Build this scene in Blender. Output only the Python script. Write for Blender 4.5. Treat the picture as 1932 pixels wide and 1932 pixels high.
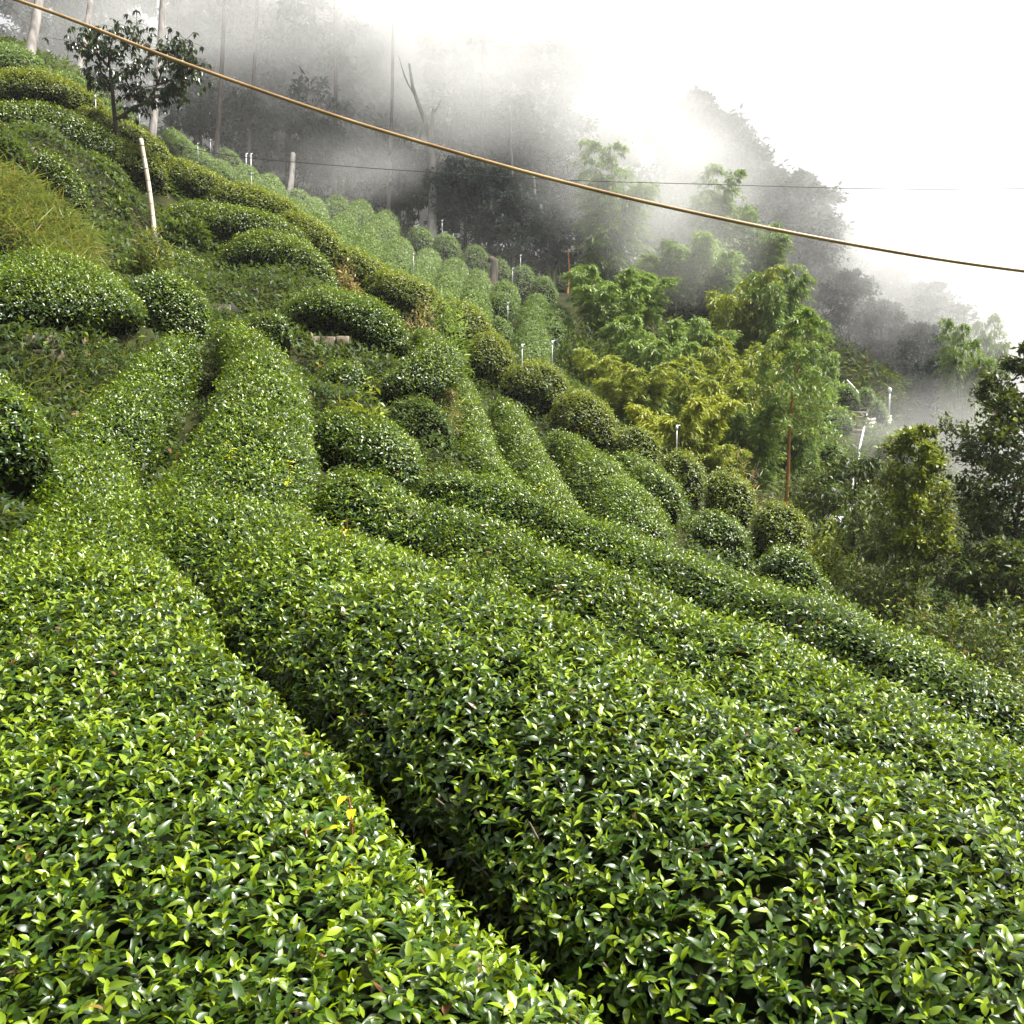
import bpy, math, random
import numpy as np

for o in list(bpy.data.objects):
    bpy.data.objects.remove(o)
C = bpy.context.scene
COL = C.collection
rng = np.random.default_rng(11)
random.seed(5)
R = math.radians
Q = 1.0                      # leaf density factor

# ------------------------------------------------------------------ camera
CAMZ = 2.3
CAM = np.array([0.0, 0.0, CAMZ])
FPX, CPX = 1878.0, 966.0     # focal length and centre of a 1932 px wide picture
PITCH = math.atan((966 - 773) / FPX)
FWD = np.array([0, math.cos(PITCH), -math.sin(PITCH)])
UPV = np.array([0, math.sin(PITCH), math.cos(PITCH)])
RGT = np.array([1.0, 0, 0])
cam = bpy.data.cameras.new('camera')
cam.sensor_width = 36
cam.lens = 36 * FPX / 1932
cam.clip_end = 2000
cam.clip_start = 0.05
co = bpy.data.objects.new('camera', cam)
COL.objects.link(co)
co.location = CAM
co.rotation_euler = (math.pi / 2 - PITCH, 0, 0)
C.camera = co

# ------------------------------------------------------------------ light
SUN_EL, SUN_AZ = 60, 92      # azimuth clockwise from +Y
w = bpy.data.worlds.new('World')
C.world = w
w.use_nodes = True
nt = w.node_tree
bg = nt.nodes['Background']
sky = nt.nodes.new('ShaderNodeTexSky')
sky.sky_type = 'NISHITA'
sky.sun_disc = False
sky.sun_elevation = R(SUN_EL)
sky.sun_rotation = R(SUN_AZ)
sky.air_density = 1.2
sky.dust_density = 6.0
sky.ozone_density = 1.0
hs = nt.nodes.new('ShaderNodeHueSaturation')
hs.inputs['Saturation'].default_value = 0.18      # a closed pale cloud cover
nt.links.new(sky.outputs[0], hs.inputs['Color'])
nt.links.new(hs.outputs[0], bg.inputs['Color'])
bg.inputs['Strength'].default_value = 0.105
sd = bpy.data.lights.new('sun', 'SUN')
sd.energy = 4.6
sd.angle = R(5)
sd.color = (1.0, 0.95, 0.86)
so = bpy.data.objects.new('sun', sd)
COL.objects.link(so)
so.rotation_euler = (R(90 - SUN_EL), 0, R(180 - SUN_AZ))
so.location = (0, 0, 60)
C.view_settings.view_transform = 'Standard'
C.view_settings.look = 'None'
C.view_settings.exposure = 1.3
C.view_settings.gamma = 1.0
cy = C.cycles
cy.max_bounces = 8
cy.diffuse_bounces = 2
cy.glossy_bounces = 2
cy.transmission_bounces = 3
cy.transparent_max_bounces = 6
cy.volume_bounces = 6
cy.volume_step_rate = 2.0
cy.volume_max_steps = 64
cy.use_denoising = True
cy.sample_clamp_indirect = 6.0


# ------------------------------------------------------------------ helpers
def P(px, py, d):
    """the point at depth d seen at (px, py) of a 1932 px picture"""
    return CAM + d * (FWD + (px - CPX) / FPX * RGT - (py - CPX) / FPX * UPV)


def tag(o, label=None, cat=None, group=None, kind=None):
    if label: o['label'] = label
    if cat: o['category'] = cat
    if group: o['group'] = group
    if kind: o['kind'] = kind
    return o


def empty(name, loc):
    o = bpy.data.objects.new(name, None)
    o.empty_display_size = 0.2
    o.location = [float(v) for v in loc]
    COL.objects.link(o)
    return o


def mesh(name, verts, groups, mat=None, col=None, smooth=False, mats=None):
    """groups: list of (n_faces, k) index arrays"""
    me = bpy.data.meshes.new(name)
    verts = np.asarray(verts, np.float32)
    groups = [np.asarray(g, np.int32) for g in groups if len(g)]
    me.vertices.add(len(verts))
    me.vertices.foreach_set('co', verts.ravel())
    tot = sum(g.size for g in groups)
    nf = sum(len(g) for g in groups)
    me.loops.add(tot)
    me.loops.foreach_set('vertex_index', np.concatenate([g.ravel() for g in groups]))
    sizes = np.concatenate([np.full(len(g), g.shape[1], np.int32) for g in groups])
    me.polygons.add(nf)
    me.polygons.foreach_set('loop_start', np.concatenate([[0], np.cumsum(sizes)[:-1]]).astype(np.int32))
    if smooth:
        me.polygons.foreach_set('use_smooth', np.ones(nf, bool))
    if mats is not None:
        me.polygons.foreach_set('material_index', np.asarray(mats, np.int32))
    me.update(calc_edges=True)
    if col is not None:
        a = me.color_attributes.new('tint', 'FLOAT_COLOR', 'POINT')
        c4 = np.ones((len(verts), 4), np.float32)
        c4[:, :3] = col
        a.data.foreach_set('color', c4.ravel())
    for m in (mat if isinstance(mat, (list, tuple)) else [mat]):
        if m: me.materials.append(m)
    return me


def link(name, me, parent=None, loc=None):
    o = bpy.data.objects.new(name, me)
    COL.objects.link(o)
    if parent: o.parent = parent
    if loc is not None: o.location = [float(v) for v in loc]
    return o


def unit(v):
    return v / np.maximum(np.linalg.norm(v, axis=-1, keepdims=True), 1e-9)


def leaf_geo(p, d, n, L, W, lod=0, curl=0.25, fold=0.22):
    """leaves starting at p, growing along d, upper side n. Returns verts (N,k,3) and face templates"""
    N = len(p)
    d = unit(d)
    s = unit(np.cross(d, n))
    n = unit(np.cross(s, d))
    L = np.broadcast_to(L, (N,))[:, None]
    W = np.broadcast_to(W, (N,))[:, None]
    cu = np.broadcast_to(curl, (N,))[:, None]
    fold = np.broadcast_to(fold, (N,))[:, None]

    def mid(t): return p + d * (L * t) - n * (L * cu * t * t)
    if lod == 0:
        v = [mid(0)]
        for t, ww in ((0.22, .36), (0.5, .5), (0.78, .33)):
            m = mid(t)
            e = s * (W * ww)
            u = n * (W * ww * fold * 2)
            v += [m - e + u, m, m + e + u]
        v.append(mid(1.0))
        tris = [(0, 2, 1), (0, 3, 2), (7, 8, 10), (8, 9, 10)]
        # wind so that the normal is n
        quads = [(1, 2, 5, 4), (2, 3, 6, 5), (4, 5, 8, 7), (5, 6, 9, 8)]
    elif lod == 1:
        v = [mid(0)]
        m = mid(0.45)
        e = s * (W * .5)
        u = n * (W * fold)
        v += [m - e + u, m, m + e + u, mid(1.0)]
        tris = [(0, 2, 1), (0, 3, 2), (1, 2, 4), (2, 3, 4)]
        quads = []
    else:
        m = mid(0.45)
        e = s * (W * .5)
        u = n * (W * fold)
        v = [mid(0), m - e + u, mid(1.0), m + e + u]
        tris = [(0, 2, 1), (0, 3, 2)]
        quads = []
    return np.stack(v, 1), tris, quads


class Leaves:
    """collects leaves of several levels of detail into one mesh"""
    def __init__(self): self.v, self.f3, self.f4, self.c, self.n = [], [], [], [], 0

    def add(self, p, d, n, L, W, lod, col, curl=0.25, fold=0.22):
        if len(p) == 0: return
        v, t, q = leaf_geo(p, d, n, L, W, lod, curl, fold)
        N, k = v.shape[:2]
        off = self.n + np.arange(N)[:, None, None] * k
        self.f3.append((off + np.array(t)[None]).reshape(-1, 3))
        if q: self.f4.append((off + np.array(q)[None]).reshape(-1, 4))
        self.v.append(v.reshape(-1, 3))
        self.c.append(np.repeat(col, k, axis=0))
        self.n += N * k

    def mesh(self, name, mat, origin=None, smooth=True):
        v = np.concatenate(self.v)
        if origin is not None: v = v - np.asarray(origin)
        g = [np.concatenate(self.f3)]
        if self.f4: g.append(np.concatenate(self.f4))
        return mesh(name, v, g, mat, np.concatenate(self.c), smooth)


class Tubes:
    def __init__(self): self.v, self.f, self.t, self.n = [], [], [], 0

    def add(self, path, rad, k=6, cap=True, join=True):
        path = np.asarray(path, float)
        rad = np.broadcast_to(rad, (len(path),))
        t = unit(np.gradient(path, axis=0))
        ref = np.array([0.0, 0, 1]) if abs(t[:, 2]).mean() < 0.8 else np.array([1.0, 0, 0])
        a = unit(np.cross(t, ref))
        b = np.cross(t, a)
        th = np.arange(k) * 2 * math.pi / k
        ring = path[:, None] + rad[:, None, None] * (np.cos(th)[None, :, None] * a[:, None] + np.sin(th)[None, :, None] * b[:, None])
        m = len(path)
        i = np.arange(m - 1)[:, None] * k
        j = np.arange(k)[None]
        j2 = (j + 1) % k
        n0 = self.n
        if join and n0:      # grow out of the nearest point of what is there already
            al = np.concatenate(self.v[-60:]) if len(self.v) > 60 else np.concatenate(self.v)
            o0 = n0 - len(al)
            d1 = ((self.v[0] - path[0]) ** 2).sum(1)
            d2 = ((al - path[0]) ** 2).sum(1)
            near = int(d1.argmin()) if d1.min() <= d2.min() else o0 + int(d2.argmin())
            self.t.append(np.array([[near, n0, n0 + 1]]))
        f = np.stack([i + j, i + j2, i + k + j2, i + k + j], -1).reshape(-1, 4)
        self.v.append(ring.reshape(-1, 3))
        self.f.append(f + n0)
        self.n += m * k
        if cap:
            a0 = np.arange(k)
            a1 = (a0 + 1) % k
            self.v.append(np.stack([path[0], path[-1]]))
            e = n0 + (m - 1) * k
            self.t.append(np.stack([np.full(k, self.n), n0 + a1, n0 + a0], 1))
            self.t.append(np.stack([np.full(k, self.n + 1), e + a0, e + a1], 1))
            self.n += 2

    def mesh(self, name, mat, origin=None):
        v = np.concatenate(self.v)
        if origin is not None: v = v - np.asarray(origin)
        g = [np.concatenate(self.f)]
        if self.t: g.append(np.concatenate(self.t))
        return mesh(name, v, g, mat, smooth=True)


_ph = rng.uniform(0, 6.28, (3, 12))
_kd = unit(rng.normal(size=(12, 3)))


def wob(p, scale, octave=0):
    """a cheap smooth noise, about -1..1"""
    p = np.asarray(p)
    r = 0
    for i in range(12):
        r = r + np.sin((p @ _kd[i]) * (6.28 / scale) * (0.6 + 0.09 * i) + _ph[octave % 3, i])
    return r / 4.2


def spline(pts, n):
    """Catmull-Rom through pts (m,k), n samples evenly by length"""
    pts = np.asarray(pts, float)
    if len(pts) == 2:
        t = np.linspace(0, 1, n)[:, None]
        return pts[0] * (1 - t) + pts[1] * t
    e = np.vstack([2 * pts[0] - pts[1], pts, 2 * pts[-1] - pts[-2]])
    out = []
    for i in range(len(pts) - 1):
        p0, p1, p2, p3 = e[i:i + 4]
        t = np.linspace(0, 1, 24, endpoint=False)[:, None]
        out.append(0.5 * (2 * p1 + (p2 - p0) * t + (2 * p0 - 5 * p1 + 4 * p2 - p3) * t ** 2 + (3 * p1 - p0 - 3 * p2 + p3) * t ** 3))
    out.append(pts[-1:])
    c = np.vstack(out)
    s = np.concatenate([[0], np.cumsum(np.linalg.norm(np.diff(c[:, :2], axis=0), axis=1))])
    q = np.linspace(0, s[-1], n)
    return np.stack([np.interp(q, s, c[:, k]) for k in range(c.shape[1])], 1)


# ------------------------------------------------------------------ materials
def new_mat(name):
    m = bpy.data.materials.new(name)
    m.use_nodes = True
    n = m.node_tree
    return m, n, n.nodes['Principled BSDF'], n.nodes['Material Output']


def leaf_mat(name, dark, mid, young, rough=0.35, trans=0.3, tcol=(0.3, 0.45, 0.03), spec=0.5, dead=None):
    """leaf: tint.r = random shade, tint.g = youngness, tint.b = share of dead brown"""
    m, n, b, out = new_mat(name)
    at = n.nodes.new('ShaderNodeAttribute')
    at.attribute_name = 'tint'
    sp = n.nodes.new('ShaderNodeSeparateColor')
    n.links.new(at.outputs['Color'], sp.inputs[0])
    m1 = n.nodes.new('ShaderNodeMix'); m1.data_type = 'RGBA'
    m1.inputs['A'].default_value = (*dark, 1); m1.inputs['B'].default_value = (*mid, 1)
    n.links.new(sp.outputs[0], m1.inputs['Factor'])
    m2 = n.nodes.new('ShaderNodeMix'); m2.data_type = 'RGBA'
    m2.inputs['B'].default_value = (*young, 1)
    n.links.new(m1.outputs['Result'], m2.inputs['A'])
    n.links.new(sp.outputs[1], m2.inputs['Factor'])
    m3 = n.nodes.new('ShaderNodeMix'); m3.data_type = 'RGBA'
    m3.inputs['B'].default_value = (*(dead or (0.16, 0.06, 0.02)), 1)
    n.links.new(m2.outputs['Result'], m3.inputs['A'])
    n.links.new(sp.outputs[2], m3.inputs['Factor'])
    n.links.new(m3.outputs['Result'], b.inputs['Base Color'])
    b.inputs['Roughness'].default_value = rough
    b.inputs['Specular IOR Level'].default_value = spec
    tr = n.nodes.new('ShaderNodeBsdfTranslucent')
    tm = n.nodes.new('ShaderNodeMix'); tm.data_type = 'RGBA'
    tm.blend_type = 'MIX'
    tm.inputs['Factor'].default_value = 0.5
    tm.inputs['B'].default_value = (*tcol, 1)
    n.links.new(m3.outputs['Result'], tm.inputs['A'])
    n.links.new(tm.outputs['Result'], tr.inputs['Color'])
    ms = n.nodes.new('ShaderNodeMixShader')
    ms.inputs[0].default_value = trans
    n.links.new(b.outputs[0], ms.inputs[1])
    n.links.new(tr.outputs[0], ms.inputs[2])
    n.links.new(ms.outputs[0], out.inputs['Surface'])
    return m


def plain(name, c1, c2=None, scale=8.0, rough=0.8, bump=0.0, spec=0.3, stretch=(1, 1, 1), metal=0.0):
    m, n, b, out = new_mat(name)
    b.inputs['Roughness'].default_value = rough
    b.inputs['Specular IOR Level'].default_value = spec
    b.inputs['Metallic'].default_value = metal
    if c2 is None:
        b.inputs['Base Color'].default_value = (*c1, 1)
        return m
    tc = n.nodes.new('ShaderNodeTexCoord')
    mp = n.nodes.new('ShaderNodeMapping')
    mp.inputs['Scale'].default_value = stretch
    nz = n.nodes.new('ShaderNodeTexNoise')
    nz.inputs['Scale'].default_value = scale
    nz.inputs['Detail'].default_value = 6
    rp = n.nodes.new('ShaderNodeValToRGB')
    rp.color_ramp.elements[0].position = 0.35
    rp.color_ramp.elements[1].position = 0.65
    rp.color_ramp.elements[0].color = (*c1, 1)
    rp.color_ramp.elements[1].color = (*c2, 1)
    n.links.new(tc.outputs['Object'], mp.inputs[0])
    n.links.new(mp.outputs[0], nz.inputs['Vector'])
    n.links.new(nz.outputs[0], rp.inputs[0])
    n.links.new(rp.outputs[0], b.inputs['Base Color'])
    if bump:
        bp = n.nodes.new('ShaderNodeBump')
        bp.inputs['Strength'].default_value = bump
        n.links.new(nz.outputs[0], bp.inputs['Height'])
        n.links.new(bp.outputs[0], b.inputs['Normal'])
    return m


M = {}
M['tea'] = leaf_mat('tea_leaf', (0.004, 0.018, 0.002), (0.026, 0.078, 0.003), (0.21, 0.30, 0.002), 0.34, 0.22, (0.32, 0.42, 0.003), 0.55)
M['tea_far'] = leaf_mat('tea_leaf_pale_hazed', (0.05, 0.10, 0.014), (0.11, 0.18, 0.028), (0.21, 0.30, 0.04), 0.45, 0.25, (0.25, 0.38, 0.06))  # far hedges: the paleness of the mist is put into the leaf colour
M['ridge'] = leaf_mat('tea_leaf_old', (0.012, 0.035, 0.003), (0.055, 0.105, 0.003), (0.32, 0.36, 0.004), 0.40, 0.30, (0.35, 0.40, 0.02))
M['under'] = leaf_mat('bank_leaf', (0.005, 0.018, 0.002), (0.022, 0.052, 0.004), (0.14, 0.20, 0.010), 0.55, 0.25, (0.28, 0.40, 0.04), 0.3)
M['grass'] = leaf_mat('grass_blade', (0.03, 0.06, 0.008), (0.08, 0.13, 0.015), (0.21, 0.25, 0.03), 0.5, 0.3, (0.35, 0.38, 0.06), dead=(0.3, 0.17, 0.06))
M['bamboo'] = leaf_mat('bamboo_leaf', (0.05, 0.09, 0.006), (0.14, 0.20, 0.012), (0.38, 0.38, 0.015), 0.45, 0.35, (0.42, 0.50, 0.04))
M['bamboo_pale'] = leaf_mat('bamboo_leaf_green', (0.05, 0.10, 0.014), (0.12, 0.20, 0.025), (0.28, 0.36, 0.04), 0.45, 0.35, (0.32, 0.48, 0.08))
M['conifer'] = leaf_mat('conifer_needles_hazed', (0.034, 0.048, 0.050), (0.064, 0.085, 0.078), (0.09, 0.115, 0.085), 0.6, 0.12, (0.1, 0.16, 0.05), 0.08)  # forest crowns: pale blue-grey of the mist mixed into the base colour
M['broad'] = leaf_mat('broad_leaf', (0.012, 0.03, 0.006), (0.05, 0.09, 0.012), (0.24, 0.28, 0.02), 0.45, 0.22, (0.25, 0.30, 0.03), 0.35)
M['yellowtree'] = leaf_mat('yellow_green_leaf', (0.025, 0.05, 0.006), (0.075, 0.125, 0.010), (0.26, 0.33, 0.012), 0.4, 0.3, (0.4, 0.38, 0.03))
M['shoot'] = leaf_mat('yellow_shoot', (0.28, 0.36, 0.01), (0.40, 0.46, 0.01), (0.58, 0.58, 0.01), 0.4, 0.35, (0.7, 0.7, 0.02))
M['gloss'] = leaf_mat('glossy_drooping_leaf', (0.012, 0.028, 0.016), (0.03, 0.055, 0.03), (0.10, 0.14, 0.02), 0.25, 0.15, (0.15, 0.2, 0.04), 0.6)
M['shade_core'] = plain('hedge_inside_shade', (0.003, 0.005, 0.002), (0.007, 0.009, 0.003), 6, 1.0, 0, 0.0)  # near-black stands in for the shade inside the hedge
M['soil'] = plain('hill_soil', (0.012, 0.018, 0.006), (0.035, 0.035, 0.014), 1.4, 0.95, 0.3, 0.05)
M['bark_dark'] = plain('dark_bark', (0.03, 0.024, 0.018), (0.08, 0.065, 0.05), 5, 0.9, 0.5, 0.2, (1, 1, 0.15))
M['twig'] = plain('twig_bark', (0.10, 0.075, 0.05), (0.20, 0.16, 0.12), 12, 0.8)
M['bark_pale'] = plain('pale_bark', (0.12, 0.11, 0.10), (0.30, 0.28, 0.26), 4, 0.9, 0.3, 0.2, (1, 1, 0.2))
M['bark_orange'] = plain('orange_bark', (0.28, 0.10, 0.03), (0.42, 0.20, 0.07), 6, 0.8, 0.2, 0.2, (1, 1, 0.2))
M['culm'] = plain('bamboo_culm', (0.20, 0.22, 0.08), (0.32, 0.30, 0.14), 3, 0.5, 0, 0.4)
M['stone'] = plain('wall_stone', (0.05, 0.045, 0.03), (0.22, 0.18, 0.13), 6, 0.9, 0.5, 0.2)
M['joint'] = plain('wall_joint', (0.015, 0.016, 0.008))
M['white'] = plain('white_plastic', (0.72, 0.74, 0.76), None, rough=0.4)
M['grey'] = plain('grey_metal', (0.35, 0.36, 0.38), None, rough=0.4, metal=0.3)
M['cable'] = plain('tan_cable_sheath', (0.24, 0.14, 0.05), (0.42, 0.28, 0.13), 3, 0.35, 0, 0.6)
M['wire'] = plain('dark_wire', (0.03, 0.03, 0.035), None, rough=0.5)
M['pole'] = plain('dry_bamboo_pole', (0.40, 0.33, 0.24), (0.62, 0.54, 0.43), 5, 0.6, 0.1, 0.3, (1, 1, 0.3))
M['node'] = plain('pole_node', (0.22, 0.16, 0.10))
M['stem'] = plain('green_stem', (0.10, 0.12, 0.03))
M['redstem'] = plain('red_brown_stem', (0.24, 0.06, 0.03))
M['petal'] = plain('white_petal', (0.8, 0.78, 0.74))
M['brown'] = plain('withered_flower', (0.25, 0.12, 0.05), (0.4, 0.25, 0.12), 30)
M['board'] = plain('pale_boards', (0.50, 0.46, 0.38), (0.66, 0.62, 0.54), 6, 0.8)
M['red'] = plain('red_edging', (0.28, 0.06, 0.05), (0.36, 0.12, 0.09), 6, 0.8)

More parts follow.
